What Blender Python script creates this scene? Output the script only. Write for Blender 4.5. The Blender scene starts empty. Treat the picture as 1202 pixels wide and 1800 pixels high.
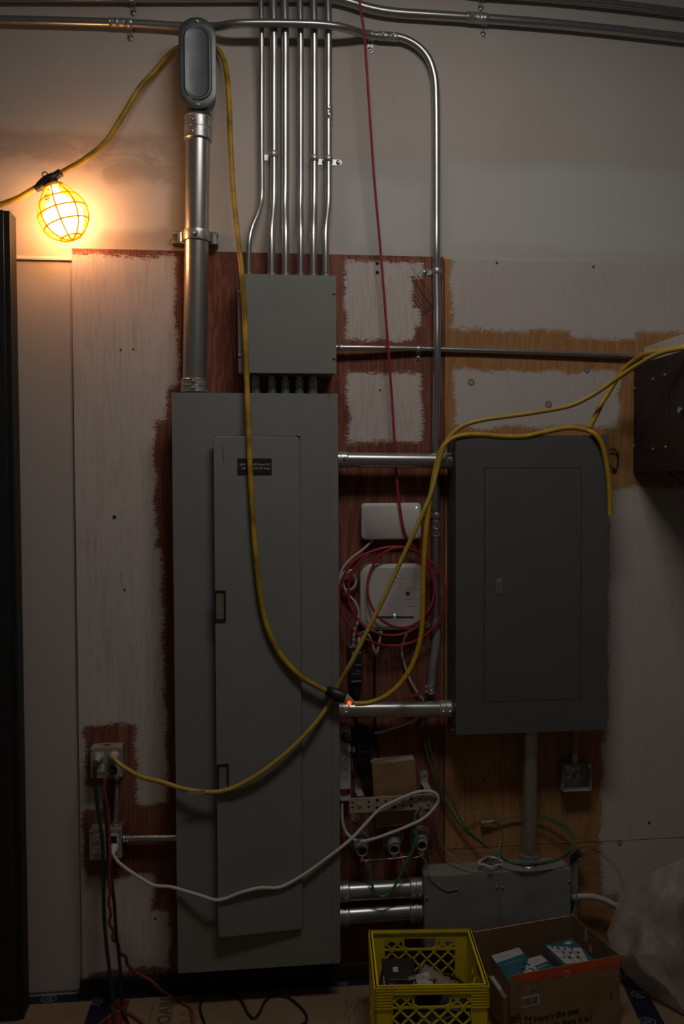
import bpy, bmesh, math, random
from mathutils import Vector, Matrix, noise
random.seed(7)
S = bpy.context.scene
COL = S.collection
V = Vector
PI = math.pi
# ------------------------------------------------------------------ camera
IMW, IMH, FPX = 1202, 1800, 1550.0
CAM_D, CAM_H, YAW, PITCH, ROLL = 2.9771, 1.7147, -0.1088, -0.0344, -0.0045
_cy, _sy, _cp, _sp = math.cos(YAW), math.sin(YAW), math.cos(PITCH), math.sin(PITCH)
FWD = V((-_sy*_cp, _cy*_cp, _sp)); _r0 = V((_cy, _sy, 0)); _u0 = _r0.cross(FWD)
RGT = math.cos(ROLL)*_r0 + math.sin(ROLL)*_u0
UPV = -math.sin(ROLL)*_r0 + math.cos(ROLL)*_u0
CAM = V((0, -CAM_D, CAM_H))
cd = bpy.data.cameras.new('camera'); co = bpy.data.objects.new('camera', cd); COL.objects.link(co)
cd.sensor_fit = 'VERTICAL'; cd.sensor_height = 36; cd.sensor_width = 24; cd.lens = FPX/IMH*36
cd.clip_start = 0.05
M4 = Matrix((( RGT.x, UPV.x, -FWD.x, CAM.x), (RGT.y, UPV.y, -FWD.y, CAM.y), (RGT.z, UPV.z, -FWD.z, CAM.z), (0, 0, 0, 1)))
co.matrix_world = M4
S.camera = co
# ------------------------------------------------------------------ world, lights, exposure
wd = bpy.data.worlds.new('room_dusk'); S.world = wd; wd.use_nodes = True
wd.node_tree.nodes['Background'].inputs[0].default_value = (1.0, 0.93, 0.84, 1)
wd.node_tree.nodes['Background'].inputs[1].default_value = 0.023
def area(name, loc, size, sy, power, color, target):
    l = bpy.data.lights.new(name, 'AREA'); l.shape = 'RECTANGLE'; l.size = size; l.size_y = sy; l.energy = power; l.color = color
    o = bpy.data.objects.new(name, l); COL.objects.link(o); o.location = loc
    o.rotation_euler = (V(target)-V(loc)).to_track_quat('-Z', 'Y').to_euler()
    return o
area('ceiling_fluorescent_lamp', (0.45, -1.42, 3.50), 0.9, 0.36, 14.5, (1.0, 0.935, 0.875), (0.45, -1.05, 0))
S.view_settings.view_transform = 'Standard'; S.view_settings.look = 'None'
S.view_settings.exposure = 0.0; S.view_settings.gamma = 1.0; S.view_settings.use_curve_mapping = False
# ------------------------------------------------------------------ measuring: where a sight line meets a real plane of the room
def ray(u, v): return FWD*FPX + RGT*(u-IMW/2) - UPV*(v-IMH/2)
def P(u, v, d=0.0):
    r = ray(u, v); return CAM + r*((-d+CAM_D)/r.y)
def FZ(u, v, z=0.0):
    r = ray(u, v); return CAM + r*((z-CAM_H)/r.z)
def PX(u, v, x):
    r = ray(u, v); return CAM + r*(x/r.x)
def rpx(w, d=0.05): return w/2*(CAM_D-d)/FPX*1.0
WALL, PLY = 0.0, 0.018
# ------------------------------------------------------------------ materials
def _nt(name):
    m = bpy.data.materials.new(name); m.use_nodes = True
    nt = m.node_tree; b = nt.nodes['Principled BSDF']; return m, nt, b
def N(nt, t, **kw):
    n = nt.nodes.new(t)
    for k, v in kw.items(): setattr(n, k, v)
    return n
def mth(nt, op, a, b=None, c=None):
    n = N(nt, 'ShaderNodeMath', operation=op)
    for i, x in enumerate((a, b, c)):
        if x is None: continue
        if isinstance(x, (int, float)): n.inputs[i].default_value = x
        else: nt.links.new(x, n.inputs[i])
    return n.outputs[0]
def mixc(nt, f, a, b):
    n = N(nt, 'ShaderNodeMix', data_type='RGBA')
    if isinstance(f, (int, float)): n.inputs[0].default_value = f
    else: nt.links.new(f, n.inputs[0])
    for i, x in ((6, a), (7, b)):
        if isinstance(x, tuple): n.inputs[i].default_value = (x[0], x[1], x[2], 1)
        else: nt.links.new(x, n.inputs[i])
    return n.outputs[2]
def noise_tex(nt, vec, scale, detail=3, rough=0.5, dist=0.0):
    n = N(nt, 'ShaderNodeTexNoise'); n.inputs['Scale'].default_value = scale; n.inputs['Detail'].default_value = detail
    n.inputs['Roughness'].default_value = rough; n.inputs['Distortion'].default_value = dist
    nt.links.new(vec, n.inputs['Vector']); return n.outputs[0]
def smooth(nt, x, a, b, to0=0.0, to1=1.0):
    n = N(nt, 'ShaderNodeMapRange', interpolation_type='SMOOTHSTEP')
    nt.links.new(x, n.inputs[0]); n.inputs[1].default_value = a; n.inputs[2].default_value = b
    n.inputs[3].default_value = to0; n.inputs[4].default_value = to1; return n.outputs[0]
def scaled(nt, vec, s):
    n = N(nt, 'ShaderNodeMapping'); n.inputs['Scale'].default_value = s; nt.links.new(vec, n.inputs[0]); return n.outputs[0]
def bump(nt, b, h, strength, dist=0.002):
    n = N(nt, 'ShaderNodeBump'); n.inputs['Strength'].default_value = strength; n.inputs['Distance'].default_value = dist
    nt.links.new(h, n.inputs['Height']); nt.links.new(n.outputs[0], b.inputs['Normal'])
def mat(name, c, rough=0.5, metal=0.0, var=0.08, scale=18, bmp=0.0, spec=0.5, rvar=0.0):
    m, nt, b = _nt(name)
    tc = N(nt, 'ShaderNodeTexCoord').outputs['Object']
    n = noise_tex(nt, tc, scale, 4)
    a = tuple(min(1, x*(1-var)) for x in c); d = tuple(min(1, x*(1+var)) for x in c)
    nt.links.new(mixc(nt, smooth(nt, n, 0.3, 0.7), a, d), b.inputs['Base Color'])
    b.inputs['Roughness'].default_value = rough; b.inputs['Metallic'].default_value = metal
    b.inputs['Specular IOR Level'].default_value = spec
    if rvar: nt.links.new(smooth(nt, n, 0.25, 0.75, rough-rvar, rough+rvar), b.inputs['Roughness'])
    if bmp: bump(nt, b, noise_tex(nt, tc, scale*6, 3), bmp)
    return m
def emis(name, c, s):
    m, nt, b = _nt(name); b.inputs['Base Color'].default_value = (*c, 1)
    b.inputs['Emission Color'].default_value = (*c, 1); b.inputs['Emission Strength'].default_value = s; return m
def rect_sd(nt, X, Z, r):
    x0, x1, z0, z1 = r
    dx = mth(nt, 'SUBTRACT', mth(nt, 'ABSOLUTE', mth(nt, 'SUBTRACT', X, (x0+x1)/2)), (x1-x0)/2)
    dz = mth(nt, 'SUBTRACT', mth(nt, 'ABSOLUTE', mth(nt, 'SUBTRACT', Z, (z0+z1)/2)), (z1-z0)/2)
    rr = min(0.014, (x1-x0)*0.4, (z1-z0)*0.4)
    px = mth(nt, 'MAXIMUM', mth(nt, 'ADD', dx, rr), 0.0); pz = mth(nt, 'MAXIMUM', mth(nt, 'ADD', dz, rr), 0.0)
    return mth(nt, 'ADD', mth(nt, 'SUBTRACT', mth(nt, 'SQRT', mth(nt, 'ADD', mth(nt, 'MULTIPLY', px, px), mth(nt, 'MULTIPLY', pz, pz))), rr), mth(nt, 'MINIMUM', mth(nt, 'ADD', mth(nt, 'MAXIMUM', dx, dz), rr), 0.0))
def px_rect(u0, v0, u1, v1, d=PLY):
    um, vm = (u0+u1)/2, (v0+v1)/2
    return (P(u0, vm, d).x, P(u1, vm, d).x, P(um, v1, d).z, P(um, v0, d).z)
def union_sd(nt, X, Z, rects):
    s = None
    for r in rects:
        q = rect_sd(nt, X, Z, r); s = q if s is None else mth(nt, 'MINIMUM', s, q)
    return s
def plywood(name, dark, light, white, rects, origin, cuts=(), hgrain=False, strk=0.34):
    """veneer with long grain, brushed over with white paint inside the given rectangles (metres on the board)"""
    m, nt, b = _nt(name)
    tc = N(nt, 'ShaderNodeTexCoord').outputs['Object']
    ad = N(nt, 'ShaderNodeVectorMath', operation='ADD'); nt.links.new(tc, ad.inputs[0]); ad.inputs[1].default_value = origin
    w = ad.outputs[0]
    sx = N(nt, 'ShaderNodeSeparateXYZ'); nt.links.new(w, sx.inputs[0]); X, Z = sx.outputs[0], sx.outputs[2]
    g1 = noise_tex(nt, scaled(nt, w, (7, 1, 0.55) if not hgrain else (0.6, 1, 9)), 1.6, 6, 0.6, 1.2)
    g2 = noise_tex(nt, scaled(nt, w, (70, 1, 1.6) if not hgrain else (2, 1, 80)), 2.0, 4, 0.6)
    rg = mth(nt, 'FRACT', mth(nt, 'MULTIPLY', g1, 9.0))
    ring = smooth(nt, mth(nt, 'ABSOLUTE', mth(nt, 'SUBTRACT', rg, 0.5)), 0.05, 0.5)
    k = mth(nt, 'ADD', mth(nt, 'MULTIPLY', ring, 0.5), mth(nt, 'MULTIPLY', g2, 0.55))
    wood = mixc(nt, smooth(nt, k, 0.1, 0.95), dark, light)
    blot = noise_tex(nt, w, 3.0, 3)
    wood = mixc(nt, mth(nt, 'MULTIPLY', smooth(nt, blot, 0.4, 0.75), 0.45), wood, tuple(x*0.6 for x in dark))
    sd = union_sd(nt, X, Z, rects)
    for r in cuts: sd = mth(nt, 'MAXIMUM', sd, mth(nt, 'MULTIPLY', rect_sd(nt, X, Z, r), -1))
    lo = mth(nt, 'MULTIPLY', mth(nt, 'SUBTRACT', noise_tex(nt, w, 8, 3), 0.5), 0.055)
    hi = mth(nt, 'MULTIPLY', mth(nt, 'SUBTRACT', noise_tex(nt, scaled(nt, w, (1, 1, 1.6)), 190, 4, 0.7), 0.5), 0.058)
    bs = mth(nt, 'MULTIPLY', mth(nt, 'SUBTRACT', noise_tex(nt, scaled(nt, w, (30, 1, 150)), 1.0, 3), 0.5), 0.030)
    s2 = mth(nt, 'ADD', mth(nt, 'ADD', sd, lo), mth(nt, 'ADD', hi, bs))
    mask = smooth(nt, s2, -0.007, 0.004, 1.0, 0.0)
    streak = mth(nt, 'MULTIPLY', smooth(nt, k, 0.50, 0.95), strk)
    thin = mth(nt, 'MULTIPLY', smooth(nt, noise_tex(nt, scaled(nt, w, (60, 1, 5)), 1.5, 4), 0.55, 0.78), 0.40)
    wht = mixc(nt, mth(nt, 'ADD', streak, thin), white, mixc(nt, 0.55, wood, (0.34, 0.31, 0.29)))
    wht = mixc(nt, mth(nt, 'MULTIPLY', smooth(nt, blot, 0.35, 0.8), 0.22), wht, tuple(x*0.72 for x in white))
    nt.links.new(mixc(nt, mask, wood, wht), b.inputs['Base Color'])
    b.inputs['Roughness'].default_value = 0.72; b.inputs['Specular IOR Level'].default_value = 0.25
    bump(nt, b, mth(nt, 'ADD', mth(nt, 'MULTIPLY', k, 0.6), mask), 0.35, 0.0012)
    return m
def drywall():
    m, nt, b = _nt('patched_drywall')
    w = N(nt, 'ShaderNodeNewGeometry').outputs['Position']
    sx = N(nt, 'ShaderNodeSeparateXYZ'); nt.links.new(w, sx.inputs[0]); X, Z = sx.outputs[0], sx.outputs[2]
    wob = mth(nt, 'MULTIPLY', mth(nt, 'SUBTRACT', noise_tex(nt, w, 5, 4), 0.5), 0.12)
    def msk(rects, soft):
        return smooth(nt, mth(nt, 'ADD', union_sd(nt, X, Z, rects), wob), -soft, soft, 1.0, 0.0)
    base = mixc(nt, smooth(nt, noise_tex(nt, w, 1.7, 4), 0.3, 0.7), (0.51, 0.46, 0.42), (0.57, 0.52, 0.475))
    base = mixc(nt, msk([px_rect(588, 292, 1400, 470, 0)], 0.015), base, (0.50, 0.485, 0.455))
    base = mixc(nt, msk([px_rect(612, 322, 742, 438, 0), px_rect(790, 300, 1400, 440, 0)], 0.04), base, (0.565, 0.555, 0.525))
    base = mixc(nt, mth(nt, 'MULTIPLY', msk([px_rect(-40, 232, 310, 292, 0), px_rect(180, 232, 326, 430, 0)], 0.02), 0.75), base, (0.36, 0.30, 0.25))
    base = mixc(nt, msk([px_rect(150, 322, 302, 404, 0), px_rect(-40, 300, 150, 450, 0)], 0.02), base, (0.58, 0.53, 0.48))
    cloud = noise_tex(nt, scaled(nt, w, (1, 1, 1.8)), 7, 6, 0.7, 1.0)
    near = msk([px_rect(-60, 250, 300, 345, 0)], 0.06)
    base = mixc(nt, mth(nt, 'MULTIPLY', near, mth(nt, 'MULTIPLY', smooth(nt, cloud, 0.48, 0.62), 0.55)), base, (0.60, 0.55, 0.50))
    base = mixc(nt, mth(nt, 'MULTIPLY', msk([px_rect(150, 412, 310, 440, 0), px_rect(300, 300, 330, 440, 0)], 0.02), 0.6), base, (0.40, 0.34, 0.29))
    scuff = noise_tex(nt, scaled(nt, w, (9, 9, 3)), 2.2, 6, 0.65, 1.5)
    base = mixc(nt, mth(nt, 'MULTIPLY', smooth(nt, scuff, 0.66, 0.74), 0.28), base, (0.25, 0.22, 0.2))
    nt.links.new(base, b.inputs['Base Color']); b.inputs['Roughness'].default_value = 0.8; b.inputs['Specular IOR Level'].default_value = 0.2
    bump(nt, b, noise_tex(nt, w, 90, 4), 0.12, 0.001)
    return m
M = {}
M['galv'] = mat('galvanised_steel', (0.47, 0.47, 0.46), 0.30, 0.86, 0.03, 25)
M['galv2'] = mat('zinc_fitting', (0.48, 0.48, 0.46), 0.36, 0.75, 0.15, 60, 0.04, rvar=0.08)
M['dusty'] = mat('dusty_and_shaded_steel', (0.33, 0.32, 0.29), 0.6, 0.35, 0.3, 45, 0.05)
M['steelbox'] = mat('pressed_steel_box', (0.36, 0.34, 0.30), 0.45, 0.3, 0.12, 40, 0.03)
M['flex'] = mat('grey_flexible_conduit', (0.22, 0.225, 0.22), 0.55, 0.0, 0.08)
M['grey'] = mat('grey_enamel', (0.215, 0.22, 0.205), 0.5, 0.0, 0.04, 6, 0.01, 0.35)
M['grey_d'] = mat('dark_grey_enamel', (0.098, 0.101, 0.097), 0.5, 0.0, 0.04, 6, 0.01, 0.35)
M['grey_t'] = mat('dusty_grey_enamel', (0.225, 0.22, 0.20), 0.6, 0.0, 0.13, 9, 0.02, 0.3)
M['lb'] = mat('cast_grey_cover', (0.125, 0.14, 0.145), 0.42, 0.6, 0.14, 14, 0.02)
M['dark'] = mat('dark_gap', (0.012, 0.012, 0.012), 0.8)
M['black'] = mat('black_plastic', (0.018, 0.018, 0.02), 0.45)
M['blackp'] = mat('black_paint', (0.016, 0.015, 0.014), 0.55, spec=0.3)
M['rack'] = mat('brown_black_powder_coat', (0.032, 0.023, 0.020), 0.55, 0.0, 0.1, 60, spec=0.3)
M['yellow'] = mat('yellow_cord_jacket', (0.50, 0.30, 0.014), 0.42, 0.0, 0.12, 25)
M['yellow_dirty'] = mat('scuffed_yellow_cord_jacket', (0.42, 0.25, 0.016), 0.5, 0.0, 0.45, 16, 0.02)
M['yellow_pale'] = mat('faded_yellow_cord_jacket', (0.46, 0.31, 0.055), 0.45, 0.0, 0.1, 25)
M['crate'] = mat('yellow_crate_plastic', (0.76, 0.60, 0.015), 0.45, 0.0, 0.08, 12)
M['red'] = mat('red_cable_jacket', (0.36, 0.032, 0.045), 0.4)
M['green'] = mat('green_wire', (0.045, 0.16, 0.075), 0.45)
M['green_l'] = mat('pale_green_wire', (0.16, 0.25, 0.17), 0.5)
M['dgreen'] = mat('dark_green_cord', (0.022, 0.032, 0.028), 0.5)
M['brown'] = mat('red_brown_cord', (0.20, 0.05, 0.028), 0.5)
M['white'] = mat('white_plastic', (0.56, 0.53, 0.51), 0.4, 0.0, 0.02)
M['wcable'] = mat('white_cable_jacket', (0.60, 0.54, 0.50), 0.45, 0.0, 0.06)
M['pvc'] = mat('grey_pvc', (0.34, 0.32, 0.32), 0.5, 0.0, 0.1, 20, 0.02)
M['pvcl'] = mat('pale_grey_tube', (0.42, 0.42, 0.44), 0.45)
M['bar'] = mat('dull_tinned_bar', (0.42, 0.35, 0.26), 0.5, 0.25, 0.1, 25)
M['brass'] = mat('brushed_latch_plate', (0.42, 0.36, 0.27), 0.38, 0.75)
M['clear'] = mat('clear_plug_plastic', (0.52, 0.40, 0.30), 0.25)
M['copper'] = mat('copper_strand', (0.45, 0.20, 0.12), 0.35, 0.7)
M['card'] = mat('brown_cardboard', (0.27, 0.165, 0.085), 0.8, 0.0, 0.12, 14, 0.02, 0.2)
M['card_in'] = mat('brown_cardboard_inside', (0.21, 0.125, 0.075), 0.85, 0.0, 0.1, 14, 0.02, 0.2)
M['card_l'] = mat('pale_cardboard', (0.36, 0.28, 0.20), 0.8, 0.0, 0.08, 14, 0.02, 0.2)
M['tape_o'] = mat('red_orange_tape', (0.60, 0.085, 0.025), 0.45)
M['torn'] = mat('torn_pink_paper', (0.55, 0.25, 0.18), 0.8, 0.0, 0.3, 90)
M['paper'] = mat('white_paper', (0.46, 0.44, 0.43), 0.7, 0.0, 0.02)
M['teal'] = mat('teal_print', (0.025, 0.125, 0.155), 0.45, 0.0, 0.06)
M['tealg'] = mat('grey_teal_side', (0.13, 0.17, 0.17), 0.5)
M['ink'] = mat('black_ink', (0.02, 0.017, 0.016), 0.7)
M['inkb'] = mat('brown_ink', (0.085, 0.05, 0.03), 0.8)
M['inkg'] = mat('grey_print', (0.30, 0.28, 0.28), 0.7)
M['purple'] = mat('dark_purple_print', (0.045, 0.032, 0.09), 0.6)
M['etch'] = mat('grey_engraved_lettering', (0.33, 0.33, 0.31), 0.6)
M['tape_b'] = mat('dark_blue_tape', (0.010, 0.013, 0.034), 0.4, 0.0, 0.1)
M['tape_r'] = mat('dark_red_tape', (0.18, 0.018, 0.018), 0.5)
M['mark'] = mat('pale_tape_print', (0.17, 0.17, 0.17), 0.7)
M['kraft'] = mat('brown_floor_board', (0.25, 0.165, 0.095), 0.8, 0.0, 0.1, 5, 0.02, 0.2)
M['conc'] = mat('grey_concrete', (0.22, 0.21, 0.20), 0.8, 0.0, 0.15, 4, 0.05, 0.2)
M['smoothw'] = mat('smooth_white_board', (0.46, 0.405, 0.375), 0.55, 0.0, 0.02, 3, spec=0.3)
M['beadm'] = mat('white_trim_paint', (0.56, 0.52, 0.48), 0.5, 0.0, 0.03)
M['switch'] = mat('red_rocker_switch', (0.35, 0.012, 0.015), 0.3)
M['blue'] = mat('blue_cable', (0.02, 0.03, 0.08), 0.4)
M['led_g'] = emis('green_indicator', (0.35, 1.0, 0.45), 1.1)
M['led_r'] = emis('red_neon_indicator', (1.0, 0.06, 0.01), 2.6)
M['bulb'] = emis('glowing_lamp_glass', (1.0, 0.51, 0.20), 31.0)
def clear_sheet():
    m, nt, b = _nt('milky_plastic_film')
    tc = N(nt, 'ShaderNodeTexCoord').outputs['Object']
    n = noise_tex(nt, scaled(nt, tc, (3, 3, 1.4)), 3.0, 4, 0.55, 1.0)
    df = N(nt, 'ShaderNodeBsdfDiffuse'); df.inputs[0].default_value = (0.55, 0.48, 0.42, 1)
    tl = N(nt, 'ShaderNodeBsdfTranslucent'); tl.inputs[0].default_value = (0.55, 0.48, 0.42, 1)
    tp = N(nt, 'ShaderNodeBsdfTransparent'); tp.inputs[0].default_value = (0.90, 0.88, 0.86, 1)
    gl = N(nt, 'ShaderNodeBsdfGlossy'); gl.inputs['Roughness'].default_value = 0.38
    a = N(nt, 'ShaderNodeMixShader'); a.inputs[0].default_value = 0.4; nt.links.new(df.outputs[0], a.inputs[1]); nt.links.new(tl.outputs[0], a.inputs[2])
    c = N(nt, 'ShaderNodeMixShader'); nt.links.new(smooth(nt, n, 0.3, 0.7, 0.42, 0.16), c.inputs[0]); nt.links.new(a.outputs[0], c.inputs[1]); nt.links.new(tp.outputs[0], c.inputs[2])
    fr = N(nt, 'ShaderNodeFresnel'); fr.inputs[0].default_value = 1.4
    e = N(nt, 'ShaderNodeMixShader'); nt.links.new(mth(nt, 'MULTIPLY', fr.outputs[0], 0.35), e.inputs[0]); nt.links.new(c.outputs[0], e.inputs[1]); nt.links.new(gl.outputs[0], e.inputs[2])
    nt.links.new(e.outputs[0], nt.nodes['Material Output'].inputs[0]); nt.nodes.remove(b); return m
M['film'] = clear_sheet()
def cage_mat():
    m, nt, b = _nt('yellow_cage_plastic')
    df = N(nt, 'ShaderNodeBsdfDiffuse'); df.inputs[0].default_value = (0.85, 0.50, 0.015, 1)
    tl = N(nt, 'ShaderNodeBsdfTranslucent'); tl.inputs[0].default_value = (0.85, 0.45, 0.01, 1)
    a = N(nt, 'ShaderNodeMixShader'); a.inputs[0].default_value = 0.5
    nt.links.new(df.outputs[0], a.inputs[1]); nt.links.new(tl.outputs[0], a.inputs[2])
    nt.links.new(a.outputs[0], nt.nodes['Material Output'].inputs[0]); nt.nodes.remove(b); return m
M['cage'] = cage_mat()
# ------------------------------------------------------------------ mesh helpers
def frame(ax):
    a = V(ax).normalized(); h = V((0, 0, 1)) if abs(a.z) < 0.9 else V((1, 0, 0))
    x = h.cross(a).normalized(); y = a.cross(x); return x, y, a
def spline(pts, n=6):
    pts = [V(p) for p in pts]
    if len(pts) < 3: return pts
    q = [pts[0]*2-pts[1]] + pts + [pts[-1]*2-pts[-2]]; out = []
    for i in range(1, len(q)-2):
        p0, p1, p2, p3 = q[i-1:i+3]
        # centripetal-like: scale tangents by chord lengths to avoid overshoot
        d1 = (p2-p1).length; m1 = (p2-p0)*(d1/max(1e-6, (p1-p0).length+d1)); m2 = (p3-p1)*(d1/max(1e-6, (p3-p2).length+d1))
        for k in range(n):
            t = k/n; t2 = t*t; t3 = t2*t
            out.append(p1*(2*t3-3*t2+1)+m1*(t3-2*t2+t)+p2*(-2*t3+3*t2)+m2*(t3-t2))
    out.append(pts[-1]); return out
class MB:
    def __init__(s): s.v = []; s.f = []
    def face(s, pts):
        i = len(s.v); s.v += [V(p) for p in pts]; s.f.append(tuple(range(i, i+len(pts)))); return s
    def hexa(s, c):   # 8 corners: bottom loop 0-3, top loop 4-7
        i = len(s.v); s.v += [V(p) for p in c]
        for q in ((3, 2, 1, 0), (4, 5, 6, 7), (0, 1, 5, 4), (1, 2, 6, 5), (2, 3, 7, 6), (3, 0, 4, 7)): s.f.append(tuple(i+k for k in q))
        return s
    def box(s, x0, x1, y0, y1, z0, z1):
        return s.hexa([(x0, y0, z0), (x1, y0, z0), (x1, y1, z0), (x0, y1, z0), (x0, y0, z1), (x1, y0, z1), (x1, y1, z1), (x0, y1, z1)])
    def obox(s, c, ux, uy, uz, a, b, h):   # oriented box, half sizes
        c = V(c); ux, uy, uz = V(ux)*a, V(uy)*b, V(uz)*h
        return s.hexa([c-ux-uy-uz, c+ux-uy-uz, c+ux+uy-uz, c-ux+uy-uz, c-ux-uy+uz, c+ux-uy+uz, c+ux+uy+uz, c-ux+uy+uz])
    def rings(s, rings, cap0=True, cap1=True, closed=False):
        n = len(rings[0]); i = len(s.v)
        for r in rings: s.v += [V(p) for p in r]
        m = len(rings); last = m if closed else m-1
        for a in range(last):
            b = (a+1) % m
            for k in range(n):
                l = (k+1) % n; s.f.append((i+a*n+k, i+a*n+l, i+b*n+l, i+b*n+k))
        if not closed:
            if cap0: s.f.append(tuple(i+k for k in reversed(range(n))))
            if cap1: s.f.append(tuple(i+(m-1)*n+k for k in range(n)))
        return s
    def cyl(s, p0, p1, r0, r1=None, n=20):
        r1 = r0 if r1 is None else r1; p0, p1 = V(p0), V(p1); x, y, _ = frame(p1-p0)
        return s.rings([[p+(x*math.cos(2*PI*k/n)+y*math.sin(2*PI*k/n))*r for k in range(n)] for p, r in ((p0, r0), (p1, r1))])
    def lathe(s, p0, ax, prof, n=20, cap0=True, cap1=True):   # prof: (t along axis, radius)
        p0 = V(p0); x, y, a = frame(ax)
        return s.rings([[p0+a*t+(x*math.cos(2*PI*k/n)+y*math.sin(2*PI*k/n))*r for k in range(n)] for t, r in prof], cap0, cap1)
    def tube(s, pts, r, n=8, sub=6, closed=False):
        pts = spline(pts, sub) if sub else [V(p) for p in pts]
        rr = r if callable(r) else (lambda t: r)
        L = len(pts); t0 = (pts[1]-pts[0]).normalized(); x, y, _ = frame(t0); rings = []
        for i, p in enumerate(pts):
            t = (pts[min(i+1, L-1)]-pts[max(i-1, 0)]).normalized()
            x = (x-t*x.dot(t)).normalized(); y = t.cross(x); q = rr(i/(L-1))
            rings.append([p+(x*math.cos(2*PI*k/n)+y*math.sin(2*PI*k/n))*q for k in range(n)])
        return s.rings(rings, closed=closed)
    def prism(s, outline, o, ux, uz, un, t0, t1, hole=None):
        """outline in 2D (a,b) -> o + a*ux + b*uz, thickness along un from t0 to t1"""
        o, ux, uz, un = V(o), V(ux), V(uz), V(un)
        A = [o+ux*a+uz*b for a, b in outline]
        if hole is None:
            return s.rings([[p+un*t0 for p in A], [p+un*t1 for p in A]])
        Hh = [o+ux*a+uz*b for a, b in hole]; n = len(A)
        return s.rings([[p+un*t0 for p in A], [p+un*t1 for p in A], [p+un*t1 for p in Hh], [p+un*t0 for p in Hh]], closed=True)
def rrect(hx, hz, r, n=5):
    o = []
    for cx, cz, a0 in ((hx-r, hz-r, 0), (-hx+r, hz-r, 90), (-hx+r, -hz+r, 180), (hx-r, -hz+r, 270)):
        for k in range(n+1):
            a = math.radians(a0+90*k/n); o.append((cx+r*math.cos(a), cz+r*math.sin(a)))
    return o
def circ(r, n=16, ry=None): return [(r*math.cos(2*PI*k/n), (ry or r)*math.sin(2*PI*k/n)) for k in range(n)]
def E_(name, loc, label, cat, group=None):
    o = bpy.data.objects.new(name, None); COL.objects.link(o); o.empty_display_size = 0.05; o.location = loc
    o['label'] = label; o['category'] = cat
    if group: o['group'] = group
    return o
def wl(o):
    p = V((0, 0, 0))
    while o: p = p+o.location; o = o.parent
    return p
def O(name, mb, m, parent=None, label=None, cat=None, group=None, kind=None, bevel=0.0, ang=38, origin=None, seg=2):
    vs = mb.v
    if origin is None:
        lo = [min(p[i] for p in vs) for i in range(3)]; hi = [max(p[i] for p in vs) for i in range(3)]
        origin = V(((lo[0]+hi[0])/2, (lo[1]+hi[1])/2, lo[2]))
    origin = V(origin)
    me = bpy.data.meshes.new(name); me.from_pydata([tuple(p-origin) for p in vs], [], mb.f)
    bm = bmesh.new(); bm.from_mesh(me); bmesh.ops.recalc_face_normals(bm, faces=bm.faces); bm.to_mesh(me); bm.free()
    if ang:
        for p in me.polygons: p.use_smooth = True
        me.set_sharp_from_angle(angle=math.radians(ang))
    me.materials.append(M[m] if isinstance(m, str) else m)
    o = bpy.data.objects.new(name, me); COL.objects.link(o)
    o.location = origin - (wl(parent) if parent else V((0, 0, 0)))
    if parent: o.parent = parent
    if label: o['label'] = label
    if cat: o['category'] = cat
    if group: o['group'] = group
    if kind: o['kind'] = kind
    if bevel:
        b = o.modifiers.new('bevel', 'BEVEL'); b.width = bevel; b.segments = seg; b.limit_method = 'ANGLE'; b.angle_limit = math.radians(40)
    return o
def text_mb(s, size, o, ux, uz, un, t=0.0004, outline=0.0, align='LEFT', bold=0.0, squeeze=1.0):
    c = bpy.data.curves.new('lettering', 'FONT'); c.body = s; c.size = size; c.align_x = align; c.resolution_u = 2
    if outline: c.fill_mode = 'NONE'; c.bevel_depth = outline; c.bevel_resolution = 0
    elif bold: c.offset = bold
    ob = bpy.data.objects.new('lettering', c); COL.objects.link(ob)
    me = bpy.data.meshes.new_from_object(ob.evaluated_get(bpy.context.evaluated_depsgraph_get()))
    mb = MB(); o, ux, uz, un = V(o), V(ux), V(uz), V(un)
    mb.v = [o+ux*v.co.x*squeeze+uz*v.co.y+un*(t+v.co.z) for v in me.vertices]; mb.f = [tuple(p.vertices) for p in me.polygons]
    bpy.data.objects.remove(ob); bpy.data.curves.remove(c); bpy.data.meshes.remove(me); return mb
XA, ZA, YF = V((1, 0, 0)), V((0, 0, 1)), V((0, -1, 0))   # wall axes: right, up, out of the wall
def screw(parent, p, r=0.006, h=0.004, nrm=YF, m='galv2', name='screw'):
    p = V(p); mb = MB().lathe(p, nrm, [(0, r), (h*0.6, r), (h, r*0.6)], 10)
    x, y, a = frame(nrm); mb.obox(p+a*h*1.02, x, y, a, r*0.75, r*0.14, h*0.06)
    return O(name, mb, m, parent)
def vis(v0, v1, n=3): return [v0+(v1-v0)*k/(n-1) for k in range(n)]
def pts(l): return [P(*q) if q[0] != 'f' else FZ(q[1], q[2], q[3] if len(q) > 3 else 0.008) for q in l]
# ------------------------------------------------------------------ setting
wallm = drywall()
O('wall_back', MB().box(-2.2, 3.4, 0, 0.1, 0, 4.0), wallm, kind='structure', ang=0)
O('floor', MB().box(-2.2, 3.4, -4.6, 0.1, -0.1, 0), 'conc', kind='structure', ang=0)
zb = P(80, 454, 0).z; x_l, x_r = -1.4, P(127, 900, 0).x+0.02
O('wall_left', MB().box(x_l, x_r, -0.004, 0, 0.02, zb-0.008), 'smoothw', kind='structure', ang=0)
t = MB(); t.prism([(0, 0), (0.010, 0), (0.010, 0.006), (0.004, 0.013), (0, 0.015)], V((x_l, 0, zb-0.008)), YF, ZA, XA, 0, x_r-x_l)
O('trim_1', t, 'beadm', kind='structure', bevel=0.001)
bb = MB().prism([(0, 0), (0.014, 0), (0.014, 0.05), (0.010, 0.06), (0, 0.062)], V((-0.56, -PLY-0.001, 0.004)), YF, ZA, XA, 0, 1.3)
O('baseboard_back', bb, 'blackp', kind='structure', bevel=0.002)
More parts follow.
